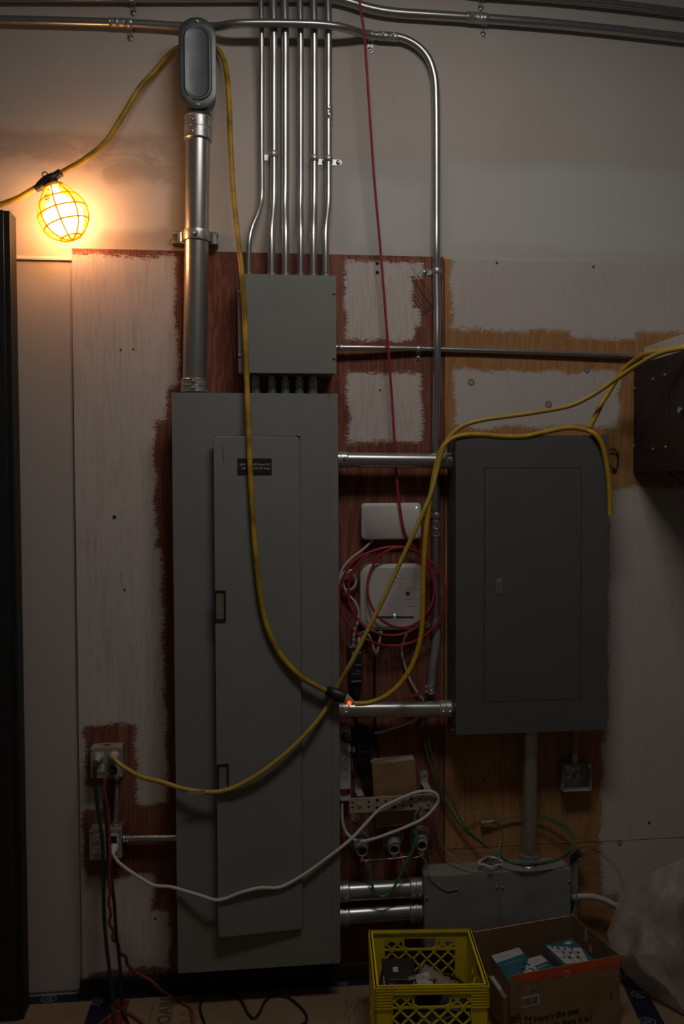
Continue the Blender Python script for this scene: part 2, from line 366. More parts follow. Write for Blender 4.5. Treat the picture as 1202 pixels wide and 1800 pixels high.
# ------------------------------------------------------------------ plywood backboards
xs0 = (P(130, 440, PLY).x+P(147, 1735, PLY).x+P(127, 900, PLY).x)/3; xs1 = P(781, 900, PLY).x
zt = P(455, 444, PLY).z; zt2 = P(990, 460, PLY).z; zs = P(990, 1483, PLY).z
o1 = V(((xs0+xs1)/2, -PLY, 0.03))
def R(*a): return px_rect(*a)
redm = plywood('red_stained_fir_plywood', (0.165, 0.050, 0.031), (0.29, 0.115, 0.077), (0.575, 0.505, 0.47),
    [R(100, 447, 311, 676), R(100, 600, 292, 740), R(100, 700, 275, 1275), R(200, 960, 288, 1275), R(100, 860, 148, 1800), R(238, 1240, 293, 1413),
     R(120, 1382, 183, 1424), R(100, 1542, 268, 1708), R(250, 1600, 299, 1706),
     R(605, 457, 728, 598), R(700, 459, 742, 490), R(700, 540, 740, 575), R(611, 655, 741, 778)], tuple(o1),
    cuts=[R(153, 1277, 231, 1379)])
pb = E_('plywood_backboard', (o1.x, -PLY/2, 0.0), 'red-stained plywood sheet behind the tall grey panel, partly brushed white', 'backboard')
O('sheet', MB().box(xs0, xs1-0.0015, -PLY, -0.0005, 0.03, zt), redm, pb, origin=o1, ang=0)
orm_kw = dict(dark=(0.35, 0.165, 0.06), light=(0.45, 0.24, 0.10), white=(0.53, 0.48, 0.445), strk=0.13)
xo1 = 2.6; o2 = V(((xs1+xo1)/2, -PLY, zs))
orm = plywood('bare_orange_plywood', rects=[R(791, 440, 1900, 588), R(1000, 440, 1120, 598), R(796, 652, 1090, 752), R(1068, 856, 1900, 1300), R(1055, 1290, 1900, 1600)], origin=tuple(o2), **orm_kw)
pb2 = E_('plywood_backboard', (o2.x, -PLY/2, zs), 'bare orange plywood sheet behind the dark grey breaker panel and black rack', 'backboard')
O('sheet', MB().box(xs1+0.0015, xo1, -PLY, -0.0005, zs+0.0015, zt2), orm, pb2, origin=o2, ang=0)
o3 = V(((xs1+xo1)/2, -PLY, 0.03))
orm3 = plywood('bare_orange_plywood_low', rects=[R(1058, 1400, 1900, 1552), R(1085, 1500, 1900, 1575)], origin=tuple(o3), hgrain=True, **orm_kw)
pb3 = E_('plywood_backboard', (o3.x, -PLY/2, 0.0), 'lowest orange plywood strip behind the grey trough and plastic film', 'backboard')
O('sheet', MB().box(xs1+0.0015, xo1, -PLY, -0.0005, 0.03, zs-0.0015), orm3, pb3, origin=o3, ang=0)
# holes and screw heads in the boards
for par, l in ((pb, [(663, 463, 3), (663, 479, 3), (212, 615, 1.6), (234, 614, 1.6), (201, 909, 3), (219, 1037, 1.8), (668, 686, 1.6), (273, 1615, 2)]), (pb2, [(828, 672, 5), (1032, 651, 4), (964, 711, 5), (873, 462, 2), (1043, 469, 2), (851, 1370, 2.5), (1141, 1446, 2.5)]), (pb3, [(1089, 1482, 4), ])):
    for u, v, r in l:
        q = P(u, v, PLY+0.0006); rr = r*0.00185
        ring = MB().prism(circ(rr*1.25, 12), q, XA, ZA, YF, -0.0006, 0.0004, hole=circ(rr, 12))
        h = O('hole', MB().prism(circ(rr, 12), q, XA, ZA, YF, -0.0006, 0.0002), 'dark' if r < 4 else 'bar', par)
        O('hole_rim', ring, 'ink' if r >= 4 else 'card_l', h)
# mill stamp, rotated, on the red sheet
st = MB()
def strip(mb, u0, v0, u1, v1, wd, d=PLY+0.0004, t=0.0004):
    a, b = P(u0, v0, d), P(u1, v1, d); ax = (b-a); L = ax.length; ax = ax/L; n = ax.cross(YF)
    return mb.obox((a+b)/2, ax, n, YF, L/2, wd/2, t)
strip(st, 722, 486, 761, 541, 0.0022); strip(st, 761, 541, 740, 555, 0.0032); strip(st, 723, 470, 761, 522, 0.0010)
for k in range(4):
    u0, v0 = 736-k*3.6, 510+k*4.6; u = u0; i = 0
    while u < u0+24-k*2:
        l = random.uniform(1.2, 3.2); strip(st, u, v0+(u-u0)*1.42, u+l, v0+(u+l-u0)*1.42, 0.0026); u += l+0.9
O('mill_stamp', st, 'ink', pb, label='rotated black mill stamp with small printed lines', kind='stuff')
# ------------------------------------------------------------------ electrical boxes
PD = 0.15
xL = (P(298, 690, PD).x+P(316, 1711, PD).x)/2; xR = (P(592, 692, PD).x+P(600, 1693, PD).x)/2
zT, zB = 1.997, 0.135
mp = E_('electrical_panel', ((xL+xR)/2, -PLY, zB), 'tall grey electrical panel with its narrow door slightly ajar and black nameplate', 'electrical panel')
O('back_box', MB().box(xL+0.012, xR-0.012, -PD+0.0015, -PLY-0.0005, zB+0.012, zT-0.012), 'grey', mp, bevel=0.002)
xs = (P(578, 692, PD).x+P(586, 1693, PD).x)/2
dxl = (P(371, 770, PD).x+P(384, 1640, PD).x)/2+0.006; dxr = (P(524, 768, PD).x+P(533, 1630, PD).x)/2
dzt, dzb = P(524, 768, PD).z, P(533, 1630, PD).z
cv = MB(); y0, y1 = -PD, -PD+0.0014; g = 0.0025
cv.box(xL, dxl, y0, y1, zB, zT); cv.box(dxr+g, xs-0.001, y0, y1, zB, zT); cv.box(dxl, dxr+g, y0, y1, dzt+g, zT); cv.box(dxl, dxr+g, y0, y1, zB, dzb-g)
O('cover', cv, 'grey', mp, ang=0)
O('cover_strip', MB().box(xs+0.001, xR, y0, y1, zB, zT).box(xR-0.0015, xR, y1, y1+0.012, zB, zT), 'grey', mp, ang=0)
rc = MB().box(dxl, dxr+g, -PD+0.03, -PD+0.0305, dzb-g, dzt+g)
O('recess_shade_sheet', MB().box(dxl-0.0, dxr+g, y1, y1+0.0004, dzb-g, dzt+g), 'dark', mp, ang=0)  # near-black sheet stands in for the shade inside the door opening
hinge = V((dxr, -PD, 0)); Lw = dxr-dxl+0.004; an = math.radians(5.2)
ux = V((-math.cos(an), -math.sin(an), 0)); un = V((math.sin(an)*-1, -math.cos(an), 0)) if False else V((0, 0, 1)).cross(ux)
if un.y > 0: un = -un
hz = (dzt-dzb)/2
dr = MB().prism(rrect(Lw/2, hz, 0.012, 5), hinge+ux*Lw/2+ZA*(dzb+hz), ux, ZA, un, 0.0005, 0.012)
door = O('door', dr, 'grey', mp, bevel=0.002)
def door_pt(u, v):     # where a sight line meets the ajar door's face
    r = ray(u, v); p0 = hinge+un*0.0125; return CAM+r*((p0-CAM).dot(un)/r.dot(un))
ur = -ux
for v0, v1, u0, u1 in ((1038, 1092, 376, 397), (1343, 1394, 381, 402)):
    c = door_pt((u0+u1)/2, (v0+v1)/2); a = (door_pt(u1, v0)-door_pt(u0, v0)).length/2; h = (door_pt(u0, v0)-door_pt(u0, v1)).length/2
    lk = O('latch', MB().prism(rrect(a, h, 0.003, 3), c, ur, ZA, un, -0.0003, 0.004, hole=rrect(a*0.64, h*0.84, 0.002, 3)), 'black', door)
    pl = MB().prism(rrect(a*0.64, h*0.84, 0.002, 3), c, ur, ZA, un, -0.0003, 0.0025); O('latch_plate', pl, 'brass', lk)
    kh = MB().lathe(c-ZA*h*0.42+un*0.0025, un, [(0, 0.005), (0.002, 0.005), (0.002, 0.003), (0.0005, 0.003)], 12); O('keyhole', kh, 'galv2', lk)
c = door_pt(447.5, 820); a = 0.054; h = 0.0255
npl = O('nameplate', MB().prism(rrect(a, h, 0.001, 2), c, ur, ZA, un, 0, 0.0018), 'black', door, label='black engraved nameplate with two lines of grey lettering')
tm = text_mb('#240,      - 85 Street SW', 0.0096, c+ur*0.001+ZA*0.0035, ur, ZA, un, 0.0020, align='CENTER', bold=0.00025)
t2 = text_mb('120/       Volt 200 Amp', 0.0096, c+ur*0.002-ZA*0.0085, ur, ZA, un, 0.0020, align='CENTER', bold=0.00025)
n0 = len(tm.v); tm.v += t2.v; tm.f += [tuple(i+n0 for i in f) for f in t2.f]
O('lettering', tm, 'etch', npl, ang=0)
O('scratch', MB().tube([door_pt(391, 785)+un*0.0002, door_pt(391.5, 795)+un*0.0002, door_pt(393, 812)+un*0.0002], 0.0008, 5), 'ink', door)
sk = MB()
for u, v in ((448, 716), (505, 758), (533, 776), (380, 709), (563, 800), (376, 873), (335, 727)): sk.prism(circ(.0018, 7), P(u, v, PD+.0003 if v < 760 or u > 530 else .165), XA, ZA, YF, 0, .0003)
O('paint_specks', sk, 'paper', mp, kind='stuff')
# upper pull box
bd = 0.14
bx0, bx1 = P(418, 570, bd).x, P(591, 570, bd).x; bz1, bz0 = P(505, 483, bd).z, P(505, 656, bd).z
ub = E_('pull_box', ((bx0+bx1)/2, -PLY, bz0), 'square grey pull box with screwed cover above the tall panel', 'electrical box')
O('back_box', MB().box(bx0+0.004, bx1-0.003, -bd+0.0015, -PLY-0.0005, bz0+0.002, bz1-0.002), 'grey', ub, bevel=0.002)
O('cover', MB().box(bx0, bx1, -bd, -bd+0.0014, bz0, bz1), 'grey', ub, bevel=0.0008)
for u, v in ((587, 515), (587, 629), (421.5, 625), (421.5, 513)): screw(ub, P(u, v, bd), 0.0055, 0.005)
# right panel
rx0 = (P(800, 765, PD).x+P(802, 1294, PD).x)/2; rx1 = (P(1069, 767, PD).x+P(1066, 1283, PD).x)/2; rz1, rz0 = 1.865, 0.877
rp = E_('breaker_panel', ((rx0+rx1)/2, -PLY, rz0), 'dark grey breaker panel with flush closed door, on orange plywood at right', 'electrical panel')
O('back_box', MB().box(rx0+0.001, rx1-0.004, -PD+0.0015, -PLY-0.0005, rz0+0.004, rz1-0.004), 'grey_d', rp, bevel=0.002)
ax0, ax1 = (P(851, 823, PD).x+P(852, 1235, PD).x)/2, (P(1022, 823, PD).x+P(1019, 1227, PD).x)/2
az1, az0 = P(936, 823, PD).z, P(936, 1231, PD).z
cv = MB(); g = 0.0014
cv.box(rx0, ax0-g, y0, y1, rz0, rz1); cv.box(ax1+g, rx1, y0, y1, rz0, rz1); cv.box(ax0-g, ax1+g, y0, y1, az1+g, rz1); cv.box(ax0-g, ax1+g, y0, y1, rz0, az0-g)
O('cover', cv, 'grey_d', rp, ang=0)
O('door_recess', MB().box(ax0-g, ax1+g, y1, y1+0.0004, az0-g, az1+g), 'dark', rp, ang=0)
rd = O('door', MB().prism(rrect((ax1-ax0)/2-0.0005, (az1-az0)/2-0.0005, 0.004, 3), V(((ax0+ax1)/2, -PD, (az0+az1)/2)), XA, ZA, YF, -0.0012, 0.0003), 'grey_d', rp, ang=0)
c = P(877, 1030, PD+0.0005)
lk = O('latch', MB().prism(rrect(0.0092, 0.026, 0.001, 2), c, XA, ZA, YF, -0.0002, 0.002), 'galv2', rd)
O('latch_button', MB().lathe(c+ZA*0.011+YF*0.002, YF, [(0, 0.006), (0.003, 0.006), (0.003, 0.003)], 12), 'brass', lk)
O('latch_slide', MB().prism(rrect(0.0065, 0.010, 0.001, 2), c-ZA*0.012, XA, ZA, YF, 0.002, 0.0035), 'galv', lk)
for u, v in ((786, 1272), (796, 1283)):
    q = PX(u, v, rx0+0.001); screw(rp, q, 0.004, 0.003, V((-1, 0, 0)))
# trough (wireway)
td = 0.115
tx0, txm, tx1 = P(746, 1580, td).x, P(878, 1580, td).x, P(1003, 1575, td).x; tz1 = P(878, 1534, td).z; tz0 = 0.14
tr = E_('wiring_trough', ((tx0+tx1)/2, -PLY, tz0), 'dusty grey wiring trough with two screwed covers behind the crate and carton', 'electrical box')
O('back_box', MB().box(tx0, tx1, -td+0.0016, -PLY-0.0005, tz0, tz1), 'grey_t', tr, bevel=0.002)
for a, b in ((tx0, txm-0.0012), (txm+0.0012, tx1)):
    cvr = O('cover', MB().box(a, b, -td, -td+0.0014, tz0, tz1-0.001).box(a, b, -td, -td+0.02, tz1-0.001, tz1+0.0006), 'grey_t', tr, bevel=0.0008)
for u, v in ((750, 1578), (873, 1559), (882.5, 1560), (1000, 1549)): screw(tr, P(u, v, td), 0.005, 0.004)
for u, v in ((760, 1525), (800, 1521)):
    q = FZ(u, v, tz1+0.0004); O('knockout', MB().lathe(q, ZA, [(0, 0.017), (0.0012, 0.017), (0.0012, 0.015), (0.0004, 0.0145)], 18), 'grey_t', tr)
# ------------------------------------------------------------------ conduit building
def strap(par, c, axis, r, tab, sd=WALL, reach=0.028, m='galv2'):
    c = V(c); a = V(axis).normalized(); tab = V(tab).normalized()
    mb = MB().lathe(c-a*0.010, a, [(0, r+0.0008), (0.002, r+0.0022), (0.010, r+0.003), (0.018, r+0.0022), (0.020, r+0.0008)], 18)
    o = c.copy(); o.y = -sd-0.0005
    p = o+tab*(r*0.8+reach*0.5)
    mb.obox(p-YF*-0.0012, tab, a, YF, reach*0.5, 0.0095, 0.0012)
    e = o+tab*(r*0.8+reach); mb.prism(circ(0.0095, 12), e+YF*0.0, tab, a, YF, 0.0, 0.0024)
    # upright leg joining the band and the tab
    hgt = max(0.004, abs(c.y)-sd); mb.obox(o+tab*(r+0.0012)+YF*hgt*0.5, tab, a, YF, 0.0012, 0.009, hgt*0.5)
    s = O('strap', mb, m, par); screw(s, e+YF*0.0024, 0.0062, 0.004)
    return s
def coupling(par, p0, p1, r, m='galv2', scr=YF, n=2, sr=0.0045):
    p0, p1 = V(p0), V(p1); L = (p1-p0).length; a = (p1-p0)/L
    o = O('coupling', MB().lathe(p0, a, [(0, r*1.02), (0, r*1.14), (0.0025, r*1.19), (0.004, r*1.13), (L/2-0.001, r*1.13), (L/2, r*1.18), (L/2+0.001, r*1.13), (L-0.004, r*1.13), (L-0.0025, r*1.19), (L, r*1.14), (L, r*1.02)], 24), m, par)
    if scr is not None:
        sc = (V(scr)-a*V(scr).dot(a)).normalized()
        for k in range(n):
            f = (0.25, 0.75)[k % 2] if n == 2 else (k+0.5)/n
            screw(o, p0+a*L*f+sc*r*1.11, sr, 0.006, sc)
    return o
def conduit(label, path, r, couplings=(), straps=(), group=None, sub=8, n=18, m='galv', name='conduit', cat='conduit'):
    p = pts(path); e = E_(name, p[-1] if p[-1].z < p[0].z else p[0], label, cat, group)
    O('pipe', MB().tube(p, r, n, sub), m, e)
    for a, b in couplings: coupling(e, P(*a), P(*b), r)
    for c, ax, tab, sd in straps: strap(e, P(*c), ax, r, tab, sd)
    return e
rr1 = rpx(14, 0.05)
ea = conduit('long conduit crossing in front of the six risers, then bending down the red plywood',
    [(-30, 34, .022), (100, 37, .022), (227, 41, .022), (315, 46, .024), (380, 47, .05), (405, 43, .075), (430, 41, .082), (500, 41, .082), (560, 43, .082), (600, 48, .07), (635, 58, .035), (660, 63, .022), (690, 64, .022), (712, 69, .022), (735, 82, .022), (753, 103, .022), (763, 132, .022), (766, 165, .022), (767, 300, .022), (767, 380, .028), (767, 440, .038), (767, 480, .036), (768, 540, .045), (768, 615, .06), (767, 700, .045), (766, 800, .042), (766, 1000, .042), (766, 1090, .042)],
    rr1, [((192, 39.5, .022), (219, 40.5, .022)), ((664, 63.2, .022), (698, 65.5, .022)), ((766.5, 915, .042), (766.5, 943, .042))],
    [((227.5, 41, .022), (1, 0, 0), (0, 0, -1), WALL), ((652, 62, .022), (1, 0, -0.1), (0, 0, -1), WALL), ((767.5, 477, .036), (0, 0, 1), (-1, 0, 0), PLY), ((766.5, 906, .042), (0, 0, 1), (-1, 0, 0), PLY), ((766, 1101, .042), (0, 0, 1), (-1, 0, 0), PLY)])
O('flexible_tail', MB().tube(pts([(766, 1088, .042), (767, 1110, .042), (765, 1140, .042), (760, 1175, .042), (757, 1215, .042)]), rr1*1.12, 16), 'flex', ea, label='plain grey flexible tail below the straps')
coupling(ea, P(757.5, 1203, .042), P(757, 1219, .042), rr1*1.1, scr=V((-1, -0.3, 0)))
conduit('conduit sloping down from the top edge to the right, lower of two parallel ones',
    [(-30, -6, .022), (300, -5, .022), (560, -5, .022), (600, 0, .022), (650, 15, .022), (690, 22, .022), (760, 27, .022), (851, 33, .022), (1000, 45, .022), (1230, 70, .022)], rpx(17, .03),
    [((820, 30.5, .022), (848, 32.8, .022))], [((233, -5, .022), (1, 0, 0), (0, 0, -1), WALL), ((852, 33.5, .022), (1, 0, -.03), (0, 0, -1), WALL)])
conduit('topmost conduit in the upper right corner above its twin', [(770, -22, .024), (850, -12, .024), (960, -4, .024), (1100, 10, .024), (1230, 26, .024)], rpx(15, .03), [], [((848, -12, .024), (1, 0, 0), (0, 0, -1), WALL)])
gp = 'vertical conduits dropping into the pull box'
ztop = P(505, 482, .07)
def riser(label, ut, ub_, w, extra=None, c=(), s=()):
    path = [(ut-2, -30, .053), (ut-.5, 30, .053), (ut, 70, .050), (ut, 140, .036), (ut, 250, .03)] + (extra or [(ut, 320, .032), (ut-0.5, 360, .042), (ub_, 405, .066), (ub_, 440, .074)]) + [(ub_, 481, .076)]
    e = conduit(label, path, rpx(w, .05), c, s, gp)
    q = P(ub_, 481, .076); q.z = bz1
    O('connector', MB().lathe(q, ZA, [(0, rpx(w, .05)*1.45), (0.008, rpx(w, .05)*1.45), (0.009, rpx(w, .05)*1.15), (0.02, rpx(w, .05)*1.15)], 18), 'galv2', e)
    return e
riser('leftmost thin riser with a sideways bend, nearest the yellow cord', 459.5, 437, 9.5, [(460, 330, .03), (459, 352, .034), (453, 375, .05), (443, 400, .066), (438, 424, .075), (437, 445, .076)])
riser('second riser from the left, strapped at its middle', 481, 477, 14, None, (), [((480.5, 272, .03), (0, 0, 1), (-1, 0, 0), WALL)])
riser('third riser from the left, close beside the second', 501, 501.5, 14)
riser('fourth riser from the left, thinner and standing apart', 528, 528, 11.5)
riser('fifth riser from the left, strapped to its right neighbour', 552, 550.5, 13, None, (), [((552, 279, .03), (0, 0, 1), (1, 0, 0), WALL)])
riser('rightmost riser with a dark coupling and pale strap tab', 577, 572, 13, None, [((577.5, 187, .03), (577.5, 211, .03))], [((577, 280, .03), (0, 0, 1), (1, 0, 0), WALL)])
# horizontal conduit from the pull box to the rack
q0 = P(594, 611, .05); q1 = P(1140, 628, .03)
eh = E_('conduit', q0, 'thin horizontal conduit from the pull box towards the black rack', 'conduit')
O('pipe', MB().tube([V((bx1+0.001, q0.y, q0.z)), P(650, 611.5, .045), P(768, 614, .030), P(960, 620, .030), q1], rpx(9.5, .04), 16, 6), 'galv', eh)
coupling(eh, V((bx1+0.001, q0.y, q0.z)), P(603, 611.2, .049), rpx(9.5, .04), n=1)
strap(eh, P(736, 613.5, .031), XA, rpx(9.5, .04), -ZA, PLY, 0.02)
# nipples between the boxes
for i, u in enumerate((450, 478, 501.5, 526, 549)):
    od = ('first', 'second', 'middle', 'fourth', 'last')[i]
    q = P(u, 672, .078); r = rpx(15, .08); za, zb_ = zT, bz0
    e = E_('pipe_nipple', (q.x, q.y, za), '%s short coupled nipple from the left between pull box and tall panel' % od, 'pipe fitting', 'short nipples under the pull box')
    H = zb_-za; a0 = V((q.x, q.y, za-0.010))
    O('pipe', MB().lathe(a0, ZA, [(0, r*0.9), (H+0.010, r*0.9)], 18), 'galv', e)
    O('coupling', MB().lathe(a0, ZA, [(0.010, r*1.02), (0.012, r*1.1), (H*0.36, r*1.1), (H*0.38, r*1.18), (H*0.42, r*1.18), (H*0.44, r*1.04), (H*0.80, r*1.04), (H*0.82, r*1.2), (H*0.9, r*1.2)], 20), 'galv2', e)
    for f in (0.3, 0.62): screw(e, V((q.x, q.y-r*1.04, za+H*f)), 0.005, 0.005)
# big conduit and its elbow body
lc = P(347, 111, .125)
pr = rpx(41, .08)
bc = E_('conduit', V((P(342, 690, .08).x, -.08, zT)), 'fat vertical conduit at left topped by a long oval access fitting', 'conduit')
pt0, pt1 = P(348.5, 205, .08), V((P(342, 690, .08).x, -.08, zT))
O('pipe', MB().cyl(pt1, pt0, pr, n=32), 'galv', bc)
ax_ = (pt0-pt1).normalized()
def on(v): return pt1+ax_*((P(347, v, .08).z-pt1.z)/ax_.z)
coupling(bc, on(248), on(207), pr*1.0, scr=V((-0.25, -1, 0)), sr=0.006)
coupling(bc, on(690), on(667), pr*1.02, scr=YF, sr=0.006)
hw = rpx(63, .125)
hh = (P(347, 31, .125)-P(347, 192, .125)).length/2
def stad(w, h, n=12): return rrect(w, h, w-0.0005, n)
fb = MB(); ccb = V((lc.x+0.003, 0, lc.z-0.002))
fb.rings([[V((ccb.x+a, y, ccb.z+b)) for a, b in stad(w, h)] for y, w, h in ((-.028, hw*.62, hh*.80), (-.04, hw*.78, hh*.90), (-.06, hw*.88, hh*.95), (-.122, hw*.90, hh*.965))])
fb.lathe(on(207), ax_, [(0, pr*1.05), (0.006, pr*1.12), (0.01, pr*1.0), (0.03, pr*0.98), (0.05, pr*1.0)], 28)
body = O('fitting_body', fb, 'lb', bc)
cvp = V((lc.x, -.122, lc.z)); cm = MB()
w2, h2 = rpx(48, .125), hh*0.83
cm.rings([[V((cvp.x+a, y, cvp.z+b)) for a, b in stad(w, h)] for y, w, h in ((-.122, hw, hh), (-.1255, hw, hh), (-.1265, hw-.0015, hh-.0015), (-.1265, w2, h2), (-.1290, w2-.001, h2-.001), (-.1312, w2-.0032, h2-.0032), (-.1318, w2-.0055, h2-.0055), (-.1312, w2-.008, h2-.008), (-.1298, w2-.011, h2-.011), (-.1290, w2-.014, h2-.014))])
ca = O('fitting_cover', cm, 'lb', bc, label='dark oval cover plate with raised rim', ang=50)
for s in (1, -1): screw(ca, cvp+V((0, -.0045, s*hh*0.91)), 0.006, 0.004)
# strut and pipe clamp
su0, su1 = P(303, 421, 0), P(385, 421, 0); suz = P(345, 421, .02)
ss = E_('strut_channel', (P(344, 421, 0).x, 0, suz.z-.02), 'short slotted strut with clamp holding the fat conduit', 'bracket')
xa, xb = su0.x+.002, su1.x-.002; zc = suz.z
O('channel', MB().box(xa, xb, -.004, 0, zc-.02, zc+.02).box(xa, xb, -.041, -.001, zc-.0205, zc-.018).box(xa, xb, -.041, -.001, zc+.018, zc+.0205).box(xa, xb, -.041, -.0385, zc-.0205, zc-.010).box(xa, xb, -.041, -.0385, zc+.010, zc+.0205), 'dusty', ss, bevel=0.001)  # darker steel here: shadow on the strut is put into its colour
cc = on(416); cl = MB().lathe(cc-ax_*.016, ax_, [(0, pr*1.005), (0, pr*1.12), (.003, pr*1.14), (.030, pr*1.14), (.033, pr*1.12), (.033, pr*1.005)], 32)
for s in (-1, 1): cl.obox(V((cc.x+s*(pr+.012), -.05, cc.z)), XA, YF, ZA, .012, .006, .015).obox(V((cc.x+s*(pr+.002), -.064, cc.z)), V((.6*s, -.8, 0)).normalized()*-1, V((.8*s, .6, 0)), ZA, .016, .003, .015)
clamp = O('pipe_clamp', cl, 'galv2', ss); screw(clamp, cc+YF*pr*1.14, .007, .008)
# horizontal fat pipes
def fatpipe(label, uva, uvb, w, d, xa, xb, scr, group=None, m='galv'):
    a, b = P(*uva, d), P(*uvb, d); r = rpx(w, d)
    def at(x): return a+(b-a)*((x-a.x)/(b.x-a.x))
    p0, p1 = at(xa), at(xb); e = E_('conduit', p0, label, 'conduit', group)
    O('pipe', MB().cyl(p0, p1, r, n=28), m, e); ax = (p1-p0).normalized()
    coupling(e, p0+ax*0.001, p0+ax*.050, r*1.0, scr=scr, sr=.006); coupling(e, p1-ax*.045, p1-ax*.001, r*1.0, scr=scr, sr=.006)
    return e
xpr = xR-.012
fatpipe('upper horizontal conduit joining the tall panel and breaker panel', (600, 808), (780, 810), 26, .085, xpr, rx0+.001, V((0, -1, .1)))
fatpipe('middle horizontal conduit joining both panels, below the red connector light', (600, 1247), (780, 1246), 28, .085, xpr, rx0+.001, V((0, -1, -.1)))
fatpipe('upper of two low conduits between tall panel and dusty trough', (605, 1567), (740, 1560), 33, .07, xpr, tx0, V((0, -1, -.3)), 'low paired conduits')
fatpipe('lower of two low conduits between tall panel and dusty trough', (605, 1609), (740, 1600), 31, .07, xpr, tx0, V((0, -.5, -1)), 'low paired conduits')
# vertical conduit from breaker panel to trough
a, b = P(932, 1300, .075), P(929, 1515, .068); r = rpx(28, .07); b.z = tz1; a.z = rz0+.004
ev = E_('conduit', b, 'upright conduit running from breaker panel bottom to the dusty trough', 'conduit')
O('pipe', MB().cyl(b, a, r, n=28), 'galv', ev); ax2 = (a-b).normalized()
coupling(ev, b+ax2*.001, b+ax2*.040, r*1.03, scr=V((.2, -1, 0)), n=1); coupling(ev, a-ax2*.028, a-ax2*.001, r*1.0, n=1)
# ------------------------------------------------------------------ outlet boxes at left
def duplex(par, c, only=(1, 1), name='receptacle'):
    out = None
    for s, on_ in ((1, only[0]), (-1, only[1])):
        if not on_: continue
        k = c+ZA*s*.0195
        ol = [(max(-.0155, min(.0155, x)), y) for x, y in circ(.0172, 20)]; ol = [(x, max(-.0135, min(.0135, y))) for x, y in ol]
        o = O(name, MB().prism(ol, k, XA, ZA, YF, -.001, .003), 'white', par, bevel=.0006)
        sl = MB().obox(k+V((-.0062, -.0031, .003)), XA, ZA, YF, .0011, .0042, .0003).obox(k+V((.0062, -.0031, .003)), XA, ZA, YF, .0011, .0035, .0003).prism(circ(.0026, 10), k+V((0, -.0028, -.0075)), XA, ZA, YF, 0, .0005)
        O('slot', sl, 'dark', o)
def outlet_box(label, u0, v0, u1, v1, d):
    x0, x1 = P(u0, (v0+v1)/2, d).x, P(u1, (v0+v1)/2, d).x; z1, z0 = P((u0+u1)/2, v0, d).z, P((u0+u1)/2, v1, d).z
    e = E_('outlet_box', ((x0+x1)/2, -PLY, z0), label, 'outlet box', 'steel outlet boxes left of the tall panel')
    O('box', MB().box(x0+.001, x1-.001, -d+.002, -PLY-.0005, z0+.001, z1-.001), 'steelbox', e, bevel=.003)
    O('cover', MB().prism(rrect((x1-x0)/2, (z1-z0)/2, .006, 3), V(((x0+x1)/2, -d, (z0+z1)/2)), XA, ZA, YF, -.002, .0005), 'steelbox', e, bevel=.0008)
    for sx, sz in ((-1, 1), (1, 1), (-1, -1), (1, -1)): screw(e, V(((x0+x1)/2+sx*((x1-x0)/2-.007), -d-.0005, (z0+z1)/2+sz*((z1-z0)/2-.007))), .004, .003)
    return e, x0, x1, z0, z1
d1 = .07
ob1, ax0_, ax1_, az0_, az1_ = outlet_box('upper steel outlet box with yellow and grey plugs in it', 159, 1313, 215, 1368, d1)
q = P(174.5, 1340, d1); duplex(ob1, q, (1, 1)); duplex(ob1, P(201, 1340, d1), (1, 1))
O('knockout', MB().prism(circ(.011, 14), V(((ax0_+ax1_)/2, -.045, az1_-.001)), XA, YF, ZA, 0, .0012), 'brown', ob1)
ob2, bx0_, bx1_, bz0_, bz1_ = outlet_box('lower steel outlet box with white plug and conduit at its side', 157, 1457, 214, 1511, d1)
duplex(ob2, P(172, 1484, d1), (1, 1))
gc = P(199, 1484, d1)
gf = O('receptacle', MB().prism(rrect(.0165, .034, .004, 3), gc, XA, ZA, YF, -.001, .003), 'white', ob2, bevel=.0006)
O('dark_insert', MB().prism(rrect(.012, .014, .004, 3), gc+ZA*.014, XA, ZA, YF, .003, .006), 'black', gf)
# flexible armoured link and side conduit
a, b = P(206, 1368, .045), P(203, 1447, .045); a.z = az0_; b.z = bz1_
fl = E_('flexible_conduit', b, 'short armoured flexible conduit linking the two outlet boxes', 'conduit')
L = (a-b).length; n = 26; prof = []
for k in range(n*2+1): prof.append((L*k/(2*n), .0068 if k % 2 else .0053))
O('armour', MB().lathe(b, a-b, prof, 12), 'dusty', fl, ang=25)
O('connector', MB().lathe(b, a-b, [(0, .012), (.006, .012), (.007, .009), (.016, .009)], 14), 'galv2', fl)
O('connector', MB().lathe(a, b-a, [(0, .012), (.005, .012), (.006, .009), (.014, .009)], 14), 'galv2', fl)
a, b = P(217, 1474, .045), P(309, 1473, .045); a.x = bx1_; b.x = xL+.012; r = rpx(12, .045)
sc_ = E_('conduit', a, 'short horizontal conduit from lower outlet box to the tall panel', 'conduit')
O('pipe', MB().cyl(a, b, r, n=18), 'galv', sc_); coupling(sc_, a+XA*.001, a+XA*.022, r, scr=V((0, -1, -.2)), n=2); coupling(sc_, b-XA*.016, b-XA*.001, r, n=1)
# stub at the tall panel's lower left
a, b = P(301, 1574, .045), P(313, 1574, .045); b.x = xL+.012; a.x = b.x-.024
e = E_('pipe_stub', a, 'short dull stub fitting at the lower left of the tall panel', 'pipe fitting'); O('pipe', MB().cyl(a, b, rpx(13, .045), n=18), 'galv2', e); O('locknut', MB().lathe(b-XA*.006, XA, [(0, .016), (.005, .016)], 8), 'galv2', e)
# ------------------------------------------------------------------ cords
def cord(name, label, cat, path, r, m, parent=None, group=None, sub=6, n=9):
    return O(name, MB().tube(pts(path), r, n, sub), m, parent, label=label, cat=cat, group=group)
YR = rpx(9.4, .15)
